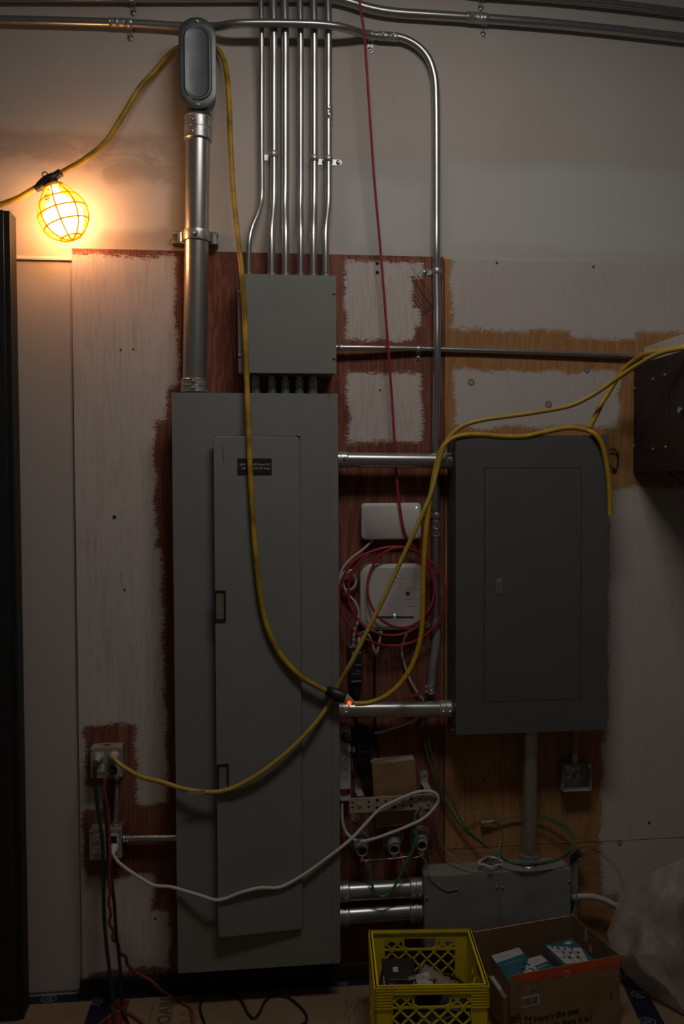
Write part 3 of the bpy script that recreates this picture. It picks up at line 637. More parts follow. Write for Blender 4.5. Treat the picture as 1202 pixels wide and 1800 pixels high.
# work-light string
ws = E_('work_light', P(124, 420, .1), 'lit caged work light hanging on its dirty yellow cord, upper left', 'lamp')
O('cord', MB().tube(pts([(-40, 374, .085), (0, 360, .09), (30, 349, .095), (58, 333, .10), (70, 327, .10)]), YR, 9), 'yellow_dirty', ws)
O('cord', MB().tube(pts([(104, 306, .10), (120, 297, .10), (150, 279, .095), (185, 250, .09), (215, 205, .08), (245, 155, .065), (270, 127, .045), (292, 101, .028), (310, 86, .018), (325, 79, .0145), (347, 76, .0135), (366, 78, .0145), (380, 85, .02), (390, 98, .035), (397, 120, .06), (402, 170, .09), (405, 250, .12), (409, 330, .145), (417, 410, .165), (425, 480, .172), (429, 540, .165), (432, 610, .166), (435, 700, .180), (438, 780, .190), (441, 860, .192), (447, 950, .192), (456, 1040, .190), (467, 1095, .186), (482, 1133, .182), (502, 1163, .179), (530, 1190, .178), (560, 1208, .178), (578, 1216, .178)]), YR, 10, 8), 'yellow_dirty', ws)
# tee holder
c0 = P(87, 317, .10); cdn = (P(112, 300, .10)-P(62, 333, .10)).normalized(); dn = (P(126, 420, .10)-P(96, 333, .10)).normalized()
te = MB().lathe(P(62, 333, .10), cdn, [(0, .0095), (.002, .0125), (.005, .0105), (.008, .0130), (.011, .011), (.014, .0135), (.024, .016), (.045, .019), (.062, .017), (.072, .0145), (.077, .012), (.081, .0138), (.085, .0115), (.089, .0132), (.095, .0125), (.098, .0105)], 16)
te.lathe(P(88, 314, .10), dn, [(0, .016), (.012, .021), (.026, .022), (.030, .020)], 18)
te.tube([P(79, 309, .10)+V((.008*math.cos(t), 0, .008*math.sin(t)+.004)) for t in [2*PI*k/12 for k in range(13)]], .002, 6, 0)
O('socket', te, 'black', ws, label='black tee socket with hanging loop')
col0 = P(94, 328, .10)
O('cage_collar', MB().lathe(col0-dn*.006, dn, [(0, .026), (.002, .030), (.010, .030), (.012, .027), (.012, .024), (0, .024)], 24, cap0=False, cap1=False), 'yellow', ws)
ccx, ccy, _ = frame(dn)
O('cage_latch', MB().tube([P(82, 347, .105)+V((.007*math.cos(t), 0, .006*math.sin(t))) for t in [2*PI*k/12 for k in range(13)]], .0016, 6, 0), 'black', ws)
CL = (P(126, 420, .10)-col0).length
prof = [(0, .028), (.14, .047), (.32, .068), (.5, .077), (.68, .074), (.83, .062), (.94, .042), (1.0, .022)]
def prad(t):
    for (t0, r0), (t1, r1) in zip(prof, prof[1:]):
        if t <= t1: return r0+(r1-r0)*(t-t0)/(t1-t0)
    return prof[-1][1]
for k in range(8):
    a = 2*PI*k/8+.06
    O('cage_wire', MB().tube([col0+dn*CL*t+(ccx*math.cos(a)+ccy*math.sin(a))*r for t, r in prof]+[col0+dn*CL*1.012], .0029, 6, 4), 'cage', ws)
for t in (.26, .49, .73, .97):
    r = prad(t)
    O('cage_ring', MB().tube([col0+dn*CL*t+(ccx*math.cos(2*PI*k/28)+ccy*math.sin(2*PI*k/28))*r for k in range(28)], .0029, 6, 0, closed=True), 'cage', ws)
O('bulb', MB().lathe(col0+dn*.004, dn, [(0, .014), (.014, .015), (.034, .022), (.050, .040), (.066, .054), (.086, .061), (.108, .060), (.128, .051), (.142, .036), (.150, .016), (.1515, .002)], 20), 'bulb', ws, label='glowing white-hot bulb')
# connector of the light string and the plug with a red indicator
cn0, cn1 = P(573, 1213, .178), P(604, 1226, .178)
cax = cn1-cn0; Lc = cax.length
con = MB().lathe(cn0, cax, [(0, .0125), (.003, .0165), (.006, .0135), (.009, .017), (.012, .014), (.015, .0185), (.034, .0195), (.036, .0205), (Lc+.001, .0205), (Lc+.002, .0175)], 20)
O('connector', con, 'black', ws, label='black round female connector at the cord end')
# orange cords
e2 = E_('extension_cable', P(1072, 905, .17), 'yellow extension cord looped over the breaker panel top, its plug lit red', 'cord')
O('cord', MB().tube(pts([(624, 1237, .178), (650, 1235, .178), (680, 1222, .18), (708, 1196, .18), (728, 1160, .175), (740, 1115, .172), (743, 1060, .17), (744, 1000, .165), (749, 930, .16), (757, 870, .15), (765, 825, .14), (776, 790, .15), (792, 772, .15), (815, 765, .15), (845, 764, .148), (880, 767, .148), (920, 767, .148), (960, 759, .148), (1000, 752, .148), (1030, 756, .15), (1046, 764, .165), (1058, 782, .17), (1066, 815, .17), (1071, 860, .17), (1072, 905, .168)]), rpx(9, .15), 10, 8), 'yellow', e2)
pg = MB().lathe(P(605, 1227, .178)+cax.normalized()*.001, P(624, 1237, .178)-P(605, 1227, .178), [(0, .0165), (.004, .0165), (.012, .015), (.022, .010), (.034, .0072), (.036, .006)], 18)
O('plug', pg, 'clear', e2, label='clear plug shell')
qi = P(613, 1234, .178)+YF*.0135; O('indicator', MB().lathe(qi, YF, [(0, .0065), (.003, .006), (.006, .003), (.007, .0008)], 14), 'led_r', e2, label='glowing red indicator')
cord('extension_cable', 'short yellow cord from the rack top down behind to the breaker panel top edge', 'cord',
     [(1215, 606, .42), (1190, 613, .40), (1165, 617, .36), (1135, 622, .28), (1112, 636, .2), (1090, 656, .16), (1073, 684, .145), (1058, 708, .14), (1046, 732, .14), (1036, 752, .138)], rpx(10, .2), 'yellow')
e3 = E_('extension_cable', P(345, 1391, .2), 'yellow extension cord running diagonally past the routers, over the tall panel, to the outlet', 'cord')
O('cord', MB().tube(pts([(1215, 611, .45), (1195, 613, .43), (1160, 621, .37), (1120, 642, .28), (1080, 668, .22), (1045, 692, .19), (1005, 712, .175), (960, 722, .168), (900, 731, .165), (850, 738, .16), (815, 748, .155), (793, 765, .15), (778, 790, .15), (768, 825, .15), (757, 868, .16), (735, 920, .165), (705, 985, .165), (675, 1050, .168), (645, 1110, .172), (617, 1165, .178), (596, 1202, .158), (583, 1228, .158), (560, 1264, .17), (520, 1308, .185), (470, 1350, .195), (425, 1378, .197), (390, 1391, .195), (355, 1392, .19), (320, 1386, .18), (285, 1375, .165), (250, 1366, .15), (228, 1355, .125), (210, 1343, .108), (198, 1331, .10)]), rpx(8.4, .15), 10, 8), 'yellow_pale', e3)
O('plug', MB().lathe(P(201, 1329, .0735), P(197, 1332, .105)-P(201, 1329, .0735), [(0, .016), (.008, .016), (.014, .013), (.022, .009), (.03, .0065)], 16), 'clear', e3, label='clear plug shell')
O('tie_tape', MB().obox(P(345, 1393, .20), XA, ZA, YF, .028, .006, .0006), 'card_l', e3, label='scrap of pale tape around the cord')
# red network cable
p = pts([(630, -20, .10), (633, 10, .10), (640, 60, .10), (645, 130, .095), (651, 220, .09), (658, 320, .08), (667, 420, .07), (675, 520, .065), (682, 610, .065), (688, 690, .06), (693, 770, .06), (698, 850, .066), (704, 900, .068), (711, 935, .066), (722, 956, .06), (740, 975, .055)])
loops = [  # (left, right, top, bottom) of each turn of the coil as it hangs on the two white boxes
    (612, 764, 963, 1117), (596, 783, 960, 1135), (646, 764, 962, 1103)]
q = []; tot = 3; steps = 26
for i in range(tot*steps+1):
    f = i/steps; k = min(int(f), 2); t = f-k; A = loops[k]; B = loops[min(k+1, 2)]
    w = max(0, (t-.75)/.25); w = w*w*(3-2*w); l = [x+(y-x)*w for x, y in zip(A, B)]
    an = math.radians(50)-2*PI*f
    q.append(P((l[0]+l[1])/2+(l[1]-l[0])/2*math.cos(an), (l[2]+l[3])/2-(l[3]-l[2])/2*math.sin(an), .072+.006*math.sin(3*an+f)+(.006 if k == 2 else 0)))
O('network_cable', MB().tube(p+q[1:], rpx(4.6, .08), 8, 4), 'red', label='red network cable hanging from the top edge and coiled around the white router', cat='cable')
# ------------------------------------------------------------------ white boxes
def panel_box(name, label, cat, u0, v0, u1, v1, d0, d1, rad, sl=0.006):
    a, b = P(u0, (v0+v1)/2, d1), P(u1, (v0+v1)/2, d1); hw_ = (b.x-a.x)/2; hh_ = (P((u0+u1)/2, v0, d1).z-P((u0+u1)/2, v1, d1).z)/2
    c = V((a.x+hw_, 0, P((u0+u1)/2, (v0+v1)/2, d1).z)); e = E_(name, (c.x, -d0, c.z-hh_), label, cat)
    rg = []
    for d, ins in ((d0, sl), (d0+.006, .001), (d1-.008, 0), (d1-.003, .0018), (d1, .005)):
        rg.append([V((c.x+x, -d, c.z+z)) for x, z in rrect(hw_-ins, hh_-ins, rad, 7)])
    O('case', MB().rings(rg), 'white', e, ang=60); return e, c+YF*d1, hw_, hh_
md, mc, mw, mh = panel_box('modem', 'plain white rounded modem with one green light, above the coiled cable', 'modem', 635, 884, 741, 949, PLY+.002, .055, .014)
O('indicator', MB().lathe(P(732, 892, .0552), YF, [(0, .0028), (.001, .0022)], 10), 'led_g', md, label='small green light')
rt, rc_, rw, rh = panel_box('router', 'larger white router with printed front inside the red cable coil', 'router', 633, 991, 747, 1108, PLY+.002, .06, .034)
O('front_panel', MB().prism(rrect(rw*.86, rh*.90, .032, 7), rc_+V((rw*.06, 0, rh*.0)), XA, ZA, YF, -.0005, .003), 'white', rt, bevel=.002)
O('indicator', MB().lathe(P(693.5, 1080.5, .0635), YF, [(0, .0026), (.001, .002)], 10), 'led_g', rt, label='small pale light')
O('port_light', MB().obox(P(669, 1111.5, .045), XA, ZA, YF, .006, .004, .004), emis('green_port_light', (0.1, 0.55, 0.12), 0.12), rt, label='green light at the cable port')
pr_ = MB(); fd = .0632
for u0, u1, v in ((687, 694, 1009), (697, 710, 1009), (683, 711, 1016), (692, 702, 1023)):
    u = u0
    while u < u1-.5:
        l = min(random.uniform(1.0, 2.2), u1-u); strip(pr_, u, v, u+l, v, .0026, fd, .0002); u += l+.6
O('printed_lines', pr_, 'inkg', rt, label='small grey printed lines, header', kind='stuff')
pr_ = MB()
for u0, u1, v in ((713, 727, 1033), (713, 737, 1036.5), (713, 726, 1050.5), (713, 739, 1053.5), (713, 729, 1060), (713, 737, 1064), (713, 728, 1066), (669, 690, 1089), (671, 688, 1092), (698, 718, 1089), (704, 720, 1092), (702, 714, 1096)): strip(pr_, u0, v, u1, v, .0013, fd, .0002)
O('fine_print', pr_, 'inkg', rt, label='faint small print', kind='stuff')
O('purple_square', MB().prism(rrect(.0064, .0064, .001, 2), P(716.5, 1043.5, fd), XA, ZA, YF, -.0002, .0002), 'purple', rt)
for u0, u1 in ((660, 691), (696, 727)):
    O('print_bar', strip(MB(), u0, 1085, u1, 1085, .0072, fd, .0002), 'purple', rt)
WR = rpx(4.2, .05)
cw = dict(r=WR, m='wcable')
O('network_cable', MB().tube(pts([(655, 949, .04), (640, 964, .04), (618, 981, .038), (603, 998, .036), (597, 1016, .036), (599, 1032, .036), (611, 1040, .038), (623, 1033, .042), (626, 1018, .044), (619, 1004, .044), (609, 1003, .044), (601, 1012, .044), (600, 1026, .046), (608, 1036, .046), (620, 1034, .046), (625, 1022, .048), (618, 1008, .05), (606, 1009, .05), (603, 1024, .05), (609, 1042, .046), (622, 1056, .042), (630, 1072, .042), (629, 1092, .045), (624, 1106, .05), (621.5, 1118, .05)]), WR, 8, 6), 'wcable', label='white cable coiled small beside the router, from modem to black injector', cat='cable')
# black power injector
pi_ = E_('power_injector', P(626, 1238, .03), 'black labelled power injector with two white plugs, hanging by the tall panel', 'power adapter')
ia, ib = P(613.5, 1160, .055), P(637, 1160, .055); ihw = (ib.x-ia.x)/2; icx = ia.x+ihw; iz1, iz0 = P(625, 1138, .055).z, P(625, 1203, .055).z
O('case', MB().prism(rrect(ihw, (iz1-iz0)/2, .005, 3), V((icx, 0, (iz1+iz0)/2)), XA, ZA, YF, PLY+.003, .052), 'black', pi_, bevel=.002)
O('top_edge', MB().box(icx-ihw*.95, icx+ihw*.95, -.050, -.024, iz1, iz1+.002), 'inkg', pi_)
lb_ = MB(); sd_ = .0523
strip(lb_, 618.5, 1147, 635, 1147, .005, sd_, .0002); strip(lb_, 618, 1150, 622, 1150, .003, sd_, .0002); strip(lb_, 618, 1198, 635, 1196.5, .004, sd_, .0002)
for v in (1153, 1157, 1162, 1168.5, 1179.5, 1184.5):
    u = 618.5 if v in (1153, 1157, 1162, 1184.5) else 625
    while u < (621 if v in (1153, 1157, 1162) else 634):
        l = random.uniform(.8, 2.6); strip(lb_, u, v, u+l, v, .0026, sd_, .0002); u += l+1.0
O('label_print', lb_, 'etch', pi_, label='pale label print on the black case', kind='stuff')
O('strain_relief', MB().lathe(P(625, 1203, .036), -ZA, [(0, .019), (.012, .017), (.04, .0125), (.055, .010), (.058, .007)], 16), 'black', pi_)
for u in (621.5, 631):
    pq = P(u, 1137, .045); O('plug', MB().box(pq.x-.0058, pq.x+.0058, -.052, -.040, iz1+.002, iz1+.026).box(pq.x-.004, pq.x+.004, -.050, -.042, iz1+.026, iz1+.034), 'white', pi_, bevel=.001)
O('lead', MB().tube(pts([(624, 1232, .036), (623, 1250, .03), (628, 1272, .03), (634, 1290, .03)]), .0045, 8), 'black', pi_)
O('network_cable', MB().tube(pts([(631, 1118, .048), (635, 1112, .05), (645, 1113, .05), (652, 1125, .05), (657, 1140, .05), (661, 1151, .05), (664, 1141, .05), (668, 1122, .048), (669, 1113, .046)]), WR, 8, 6), 'wcable', label='short white patch cable looping between injector and router port', cat='cable')
O('network_cable', MB().tube(pts([(717, 1110, .045), (709, 1128, .04), (706, 1145, .035), (712, 1172, .032), (722, 1198, .032), (733, 1217, .032), (743, 1230, .034), (744, 1248, .034), (732, 1262, .034), (712, 1273, .034), (690, 1280, .032), (668, 1287, .03), (658, 1288, .028)]), WR*1.05, 8, 6), 'wcable', label='white cable from router bottom running behind the middle conduit', cat='cable')
O('power_cable', MB().tube(pts([(659, 1109, .03), (658.5, 1150, .026), (658, 1220, .024), (660, 1290, .024), (664, 1322, .026), (667, 1345, .024)]), .0042, 8, 5), 'black', label='thin black cable hanging straight down from the router', cat='cable')
# veneer scrap on the middle pipe
sp0 = P(712, 1225, .05); o_ = MB().obox(P(728, 1222, .06), (P(745, 1218, .06)-P(712, 1226, .06)).normalized(), YF, ZA, .033, .012, .003)
O('wood_scrap', o_, 'brown', label='small reddish wood scrap lying on the middle conduit', cat='scrap', bevel=.001)
# ------------------------------------------------------------------ power strip and black cord bundle
sx0, sx1 = P(598, 1350, .055).x, P(616.5, 1350, .055).x; sz1, sz0 = P(608, 1281, .055).z, P(608, 1409, .055).z
sx0 = sx1-.038
ps = E_('power_strip', ((sx0+sx1)/2, -PLY, sz0), 'white power strip with red switch hung beside the tall panel', 'power strip')
cxs = (sx0+sx1)/2
O('case', MB().prism(rrect(.019, (sz1-sz0)/2, .006, 3), V((cxs, 0, (sz0+sz1)/2)), XA, ZA, YF, PLY+.002, .055), 'white', ps, bevel=.003)
for v in (1322, 1337, 1353, 1368):
    zq = P(608, v, .055).z; O('outlet', MB().prism(circ(.0026, 10), V((cxs+.001, -.0551, zq+.005)), XA, ZA, YF, 0, .0004).obox(V((cxs-.004, -.0551, zq-.005)), XA, ZA, YF, .001, .0035, .0004).obox(V((cxs+.007, -.0551, zq-.005)), XA, ZA, YF, .001, .0035, .0004), 'dark', ps)
zq = P(608, 1391, .055).z
O('switch_frame', MB().prism(rrect(.0165, .0085, .001, 2), V((cxs, -.055, zq)), XA, ZA, YF, -.0002, .002), 'black', ps)
O('switch', MB().prism(rrect(.009, .006, .001, 2), V((cxs-.003, -.057, zq)), XA, ZA, YF, 0, .003), 'switch', ps, label='red rocker switch')
bk = E_('power_cable', P(640, 1372, .03), 'black power cord bundled with a tie beside the power strip', 'cord')
bp = P(607, 1295, .0552)
O('plug', MB().lathe(bp, YF, [(0, .013), (.01, .0145), (.022, .0135), (.027, .009)], 14), 'black', bk)
O('cord', MB().tube(pts([(609, 1297, .077), (614, 1303, .08), (619, 1313, .07), (622, 1330, .05), (625, 1350, .04), (632, 1366, .038), (642, 1374, .036), (650, 1370, .034)]), .0052, 8), 'black', bk)
O('marker', MB().lathe(P(619.5, 1314, .068), P(622, 1324, .058)-P(619.5, 1314, .068), [(0, .0062), (.018, .0062)], 10), 'paper', bk, label='white paper wrap on the cord')
for k, (l_, r_, t_, b_, dd) in enumerate(((624, 647, 1273, 1360, .03), (628, 656, 1277, 1366, .034), (630, 658, 1280, 1378, .04), (627, 643, 1275, 1352, .045))):
    lp = []
    for i in range(18):
        a = 2*PI*i/18; z_ = math.sin(a); pin = 1-.55*math.exp(-((z_+.15)/.35)**2)
        lp.append(P((l_+r_)/2+(r_-l_)/2*math.cos(a)*pin-(z_*3), (t_+b_)/2-(b_-t_)/2*z_, dd))
    O('cord_loop', MB().tube(lp, .0052, 8, 3, closed=False), 'black', bk)
O('tie', MB().lathe(P(639, 1322, .037), V((.2, 0, 1)), [(0, .017), (.006, .017)], 14), 'black', bk)
# small cardboard carton behind the ground bar
bxl, bxr = P(657, 1400, .075).x, P(733, 1400, .075).x; cz1, cz0 = P(695, 1339, .075).z, P(695, 1452, .075).z
sc2 = E_('cardboard_box', ((bxl+bxr)/2, -.05, cz0), 'small plain brown carton tucked behind the perforated bar', 'box')
tl = math.radians(-3.5); uxx = V((math.cos(tl), 0, -math.sin(tl))); uzz = V((math.sin(tl), 0, math.cos(tl)))
cc_ = V(((bxl+bxr)/2, 0, (cz0+cz1)/2)); hb, hc = (bxr-bxl)/2, (cz1-cz0)/2
O('carton', MB().obox(cc_+YF*.047, uxx, uzz, YF, hb, hc, .0275), 'card', sc2, bevel=.0012)
O('top_flap', MB().obox(cc_+YF*.047+uzz*(hc+.0008), uxx, uzz, YF, hb*.99, .0007, .027), 'card_l', sc2)
O('thumb_tab', MB().prism([(.009*math.cos(PI*k/8), -.006*math.sin(PI*k/8)) for k in range(9)], cc_+uzz*hc, uxx, uzz, YF, .0745, .0752), 'card_l', sc2)
# ground bar on standoffs
gb = E_('ground_bar', P(692, 1430, .10), 'perforated tinned ground bar on white standoffs, crossed by the white cord', 'ground bar')
g0, g1, g2, g3 = P(613, 1403, .10), P(770, 1395, .10), P(772, 1420, .10), P(614, 1430, .10)
gax = ((g1+g2)/2-(g0+g3)/2); gL = gax.length; gax = gax/gL; gup = YF.cross(gax)*1.0
if gup.z < 0: gup = -gup
gc_ = (g0+g1+g2+g3)/4; gh = ((g0-g3).length+(g1-g2).length)/4
O('bar', MB().obox(gc_, gax, gup, YF, gL/2, gh, .003), 'bar', gb, bevel=.0008)
for u, v, r in ((619, 1411, 2.0), (619, 1419, 2.0), (648, 1410, 2.2), (648, 1418, 2.2), (663, 1407, 3), (663, 1420, 3), (678, 1408.5, 2.2), (693, 1406, 3), (693, 1418.5, 3), (708.5, 1415.5, 2.2), (708, 1408, 1.8), (723, 1404, 3), (723, 1416.5, 3), (738, 1405.5, 2.2), (767, 1403.5, 1.7), (767, 1412, 1.7)):
    O('hole', MB().prism(circ(r*.00185, 12), P(u, v, .1032), XA, ZA, YF, -.0003, .0002), 'dark', gb)
for u, v in ((632, 1415), (753, 1411)): screw(gb, P(u, v, .103), .0075, .005)
O('lug', MB().lathe(P(739, 1415, .1035), YF, [(0, .007), (.002, .007), (.003, .005), (.008, .005)], 10).tube(pts([(738, 1417, .105), (733, 1425, .106), (730, 1431, .106)]), .004, 8), 'galv2', gb)
for (ua, va, ub2, vb) in ((629, 1372, 631, 1398), (745, 1361, 746, 1395)):
    q = P(ua, va, PLY); w_ = .012
    mbk = MB().prism(circ(.0145, 14), q, XA, ZA, YF, 0, .004)
    z1b = P(ua, va+14, PLY).z; z2b = P(ub2, vb, .09).z
    mbk.box(q.x-w_, q.x+w_, -PLY-.004, -PLY, z1b, q.z)
    mbk.hexa([(q.x-w_, -PLY-.004, z1b), (q.x+w_, -PLY-.004, z1b), (q.x+w_, -PLY, z1b), (q.x-w_, -PLY, z1b), (q.x-w_, -.097, z1b-.004), (q.x+w_, -.097, z1b-.004), (q.x+w_, -.097, z1b), (q.x-w_, -.097, z1b)])
    mbk.box(q.x-w_, q.x+w_, -.097, -.093, gc_.z-.01, z1b)
    s_ = O('standoff', mbk, 'pvc', gb); screw(s_, q+YF*.004, .005, .003)
for u, v in ((624.5, 1437), (744, 1431)):
    q = P(u, v, PLY); w = O('washer', MB().prism(circ(.0155, 16), q, XA, ZA, YF, .0002, .0035), 'pvc', gb); screw(w, q+YF*.0035, .005, .003)
# ------------------------------------------------------------------ three conduit hubs
for i, (u, v, uo, vo) in enumerate(((632, 1478, 637, 1497), (690, 1474, 693, 1494), (737, 1470, 742, 1487))):
    od = ('leftmost', 'middle', 'rightmost')[i]
    q = P(u, v, PLY); e = E_('conduit_hub', q-ZA*.04, '%s round grey conduit hub with an open spout under the perforated bar' % od, 'pipe fitting', 'open grey hubs below the ground bar')
    n = 32; ol = []
    for k in range(n):
        a = 2*PI*k/n+.3*i; rr = .035+(.006 if k % 8 in (0, 1) else 0)+.0015*math.sin(5*a+i); ol.append((rr*math.cos(a), rr*1.08*math.sin(a)))
    O('flange', MB().prism(ol, q, XA, ZA, YF, .0002, .010), 'pvc', e, bevel=.002)
    tip = P(uo, vo, .105); base = q+V((0, -.012, .002)); ax = tip-base; Ls = ax.length; ax.normalize()
    O('dome', MB().lathe(q+YF*.009, ax, [(0, .029), (.010, .0275), (.022, .022), (.028, .0175)], 20), 'pvc', e)
    O('spout', MB().lathe(base, ax, [(.02, .0165), (Ls*.55, .0165), (Ls*.56, .0185), (Ls*.72, .0185), (Ls*.73, .0175), (Ls, .0175), (Ls, .0145), (Ls*.4, .0140)], 24, cap0=False), 'pvc', e)
    O('bore', MB().lathe(base, ax, [(Ls*.40, .0138), (Ls*.41, .0138)], 18), 'dark', e)
    for k in range(6):
        a = 2*PI*k/6; x_, y_, _ = frame(ax); O('rib', MB().obox(base+ax*Ls*.62+(x_*math.cos(a)+y_*math.sin(a))*.0187, x_*math.cos(a)+y_*math.sin(a), ax.cross(x_*math.cos(a)+y_*math.sin(a)), ax, .0012, .002, Ls*.08), 'pvc', e)
    cq = tip-ZA*.0215-ax*.006
    O('ground_clamp', MB().obox(cq, XA, ZA, ax, .0045, .009, .004).obox(cq-ZA*.008, XA, ZA, ax, .0065, .003, .005), 'galv2', e)
WD = .10
gwb = O('ground_wire', MB().tube(pts([(632, 1512, .1), (637, 1513, .1), (660, 1511.5, .1), (693, 1509, .1), (714, 1506, .1), (728, 1508, .1), (742, 1503, .1)]), .0024, 7), 'copper', label='bare copper bond wire linking the three spout clamps', cat='wire')
O('ground_wire', MB().tube(pts([(730, 1430, .11), (728, 1445, .112), (727, 1458, .112), (731, 1466, .115), (733, 1472, .118), (726, 1492, .118), (712, 1520, .118), (698, 1550, .118), (688, 1566, .118), (674, 1576, .118), (660, 1570, .115), (653, 1552, .112), (651, 1534, .108), (645, 1519, .105), (638, 1513, .104)]), .0048, 9), 'green', label='thick green ground wire drooping below the rightmost hub', cat='wire')
O('signal_wire', MB().tube(pts([(659, 1466, .09), (661, 1478, .09), (668, 1488, .095), (680, 1494, .10), (690, 1494, .095)]), .0016, 6), 'black', label='thin dark wire poking into the middle hub spout', cat='wire')
O('signal_wire', MB().tube(pts([(700, 1495, .1), (706, 1506, .1), (712, 1524, .1), (716, 1534, .1)]), .0012, 6), 'wcable', label='thin pale wire end dangling between two hubs', cat='wire')
wc_ = E_('power_cable', P(604, 1478, .1), 'long white power cord from the power strip over the bar, sagging across the tall panel', 'cord')
O('cord', MB().tube(pts([(601.5, 1410, .045), (601, 1425, .045), (602, 1445, .05), (608, 1462, .06), (618, 1473, .085), (632, 1479, .115), (655, 1475, .118), (690, 1463, .118), (722, 1450, .118), (745, 1438, .118), (760, 1424, .116), (770, 1408, .115), (767, 1396, .117), (755, 1391, .118), (735, 1392, .118), (712, 1400, .118), (690, 1410, .118), (668, 1422, .119), (645, 1445, .125), (622, 1470, .14), (600, 1489, .158), (575, 1508, .163), (545, 1530, .166), (515, 1549, .17), (490, 1560, .175), (455, 1561, .185), (420, 1570, .19), (395, 1580, .19), (378, 1582, .19), (355, 1575, .185), (325, 1566, .17), (300, 1559, .165), (270, 1556, .16), (250, 1545, .15), (225, 1529, .13), (207, 1514, .115), (198, 1500, .105)]), rpx(5.8, .12), 9, 6), 'wcable', wc_)
O('plug', MB().lathe(P(201, 1489, .0735), P(198, 1501, .105)-P(201, 1489, .0735), [(0, .0145), (.008, .0145), (.016, .012), (.024, .0085), (.038, .006)], 16), 'wcable', wc_, label='moulded white plug')
O('sleeve', MB().tube(pts([(648, 1512.3, .1), (660, 1511.5, .1), (682, 1510, .1)]), .0032, 8), 'green', gwb, label='green insulation left on the bare wire')
# green wires at right
gw = .0026
O('ground_wire', MB().tube(pts([(746, 1262, .07), (746, 1300, .045), (755, 1340, .04), (774, 1390, .04), (795, 1430, .04), (815, 1457, .04), (845, 1482, .05), (875, 1505, .09), (905, 1519, .125), (945, 1520, .13), (985, 1510, .12), (1008, 1492, .09), (1012, 1478, .06), (1000, 1458, .05), (975, 1442, .045), (945, 1433, .04), (905, 1434, .035), (880, 1440, .035), (866, 1444, .035)]), gw*1.15, 8), 'green', label='green ground wire looping round the upright conduit to a dark end clamp', cat='wire')
O('ground_wire', MB().tube(pts([(750, 1262, .07), (752, 1300, .05), (764, 1340, .045), (784, 1390, .045), (800, 1420, .045), (812, 1446, .045), (832, 1468, .05), (868, 1493, .08), (900, 1514, .13), (945, 1516, .135), (990, 1503, .12), (1006, 1486, .09), (1003, 1468, .07), (985, 1452, .06), (960, 1440, .055), (935, 1437, .05)]), gw, 8), 'green', label='second green wire running alongside the looped one', cat='wire')
O('ground_wire', MB().tube(pts([(808, 1437, .05), (830, 1429, .045), (855, 1425, .04), (872, 1432, .035), (881, 1448, .035), (881, 1470, .035), (877, 1490, .05), (876, 1503, .08)]), gw*.8, 8), 'green_l', label='thin pale green wire arching over the clamp end', cat='wire')
O('ground_wire', MB().tube(pts([(766, 1422, .05), (767, 1450, .04), (774, 1480, .04), (788, 1500, .05), (810, 1516, .09), (832, 1523, .12), (852, 1521, .12)]), gw, 8), 'green_l', label='pale green wire from the bar end down onto the trough', cat='wire')
cq = pts([(868, 1443.5, .035), (845, 1447, .035)])
O('wire_clamp', MB().lathe(cq[0], cq[1]-cq[0], [(0, .004), (.01, .006), (.02, .0065), (.034, .006), (.038, .0085), (.046, .0085)], 10), 'dusty', label='dark crimped clamp on the green wire end at the orange plywood', cat='clamp')
lp = []
for i in range(40):
    a = i*2*PI/14; lp.append(FZ(862+19*math.cos(a)+3*math.sin(i*1.7), 1515-8*math.sin(a)+2*math.cos(i*2.3), tz1+.006+.0006*i))
O('wire_bundle', MB().tube(lp, .0024, 6, 4), 'wcable', label='loose coil of thin whitish wire lying on the trough top', cat='wire')
O('signal_wire', MB().tube(pts([(735, 1498, .1), (748, 1515, .12), (752, 1535, .122), (765, 1553, .1185), (785, 1565, .1185), (805, 1562, .1185)]), .0016, 6), 'green_l', label='thin pale wire draped over the trough left cover', cat='wire')
O('signal_wire', MB().tube(pts([(1012, 1487, .06), (1040, 1484, .03), (1065, 1500, .028), (1085, 1525, .028), (1098, 1560, .03)]), .0011, 6), 'pvc', label='hair-thin grey wire arching right towards the plastic film', cat='wire')
O('ground_wire', MB().tube(pts([(1000, 1528, .10), (1008, 1548, .11), (1013, 1570, .11), (1011, 1595, .11), (1004, 1612, .11)]), .0022, 7), 'green_l', label='pale wire curving down the right end of the trough', cat='wire')
bg = E_('pvc_pipe', P(1008, 1640, .05), 'grey upright pipe with dark blue cap at the right end of the trough', 'pipe')
O('pipe', MB().cyl(P(1009, 1640, .05), P(1009, 1508, .05), .014, n=18), 'flex', bg)
O('cap', MB().lathe(P(1003, 1511, .055), P(1024, 1495, .075)-P(1003, 1511, .055), [(0, .010), (.012, .012), (.034, .010), (.036, .014), (.044, .014)], 14), 'blue', bg)
O('wire_tip', MB().cyl(P(1024, 1496, .078), P(1029, 1492, .082), .004, n=8), 'galv2', bg)
O('flexible_tube', MB().tube(pts([(1003.5, 1578, .07), (1020, 1576, .07), (1040, 1576, .07), (1060, 1581, .07), (1080, 1591, .07), (1110, 1606, .07), (1150, 1630, .07)]), rpx(11, .07), 12), 'pvcl', label='pale grey flexible tube leaving the trough into the plastic film', cat='pipe')
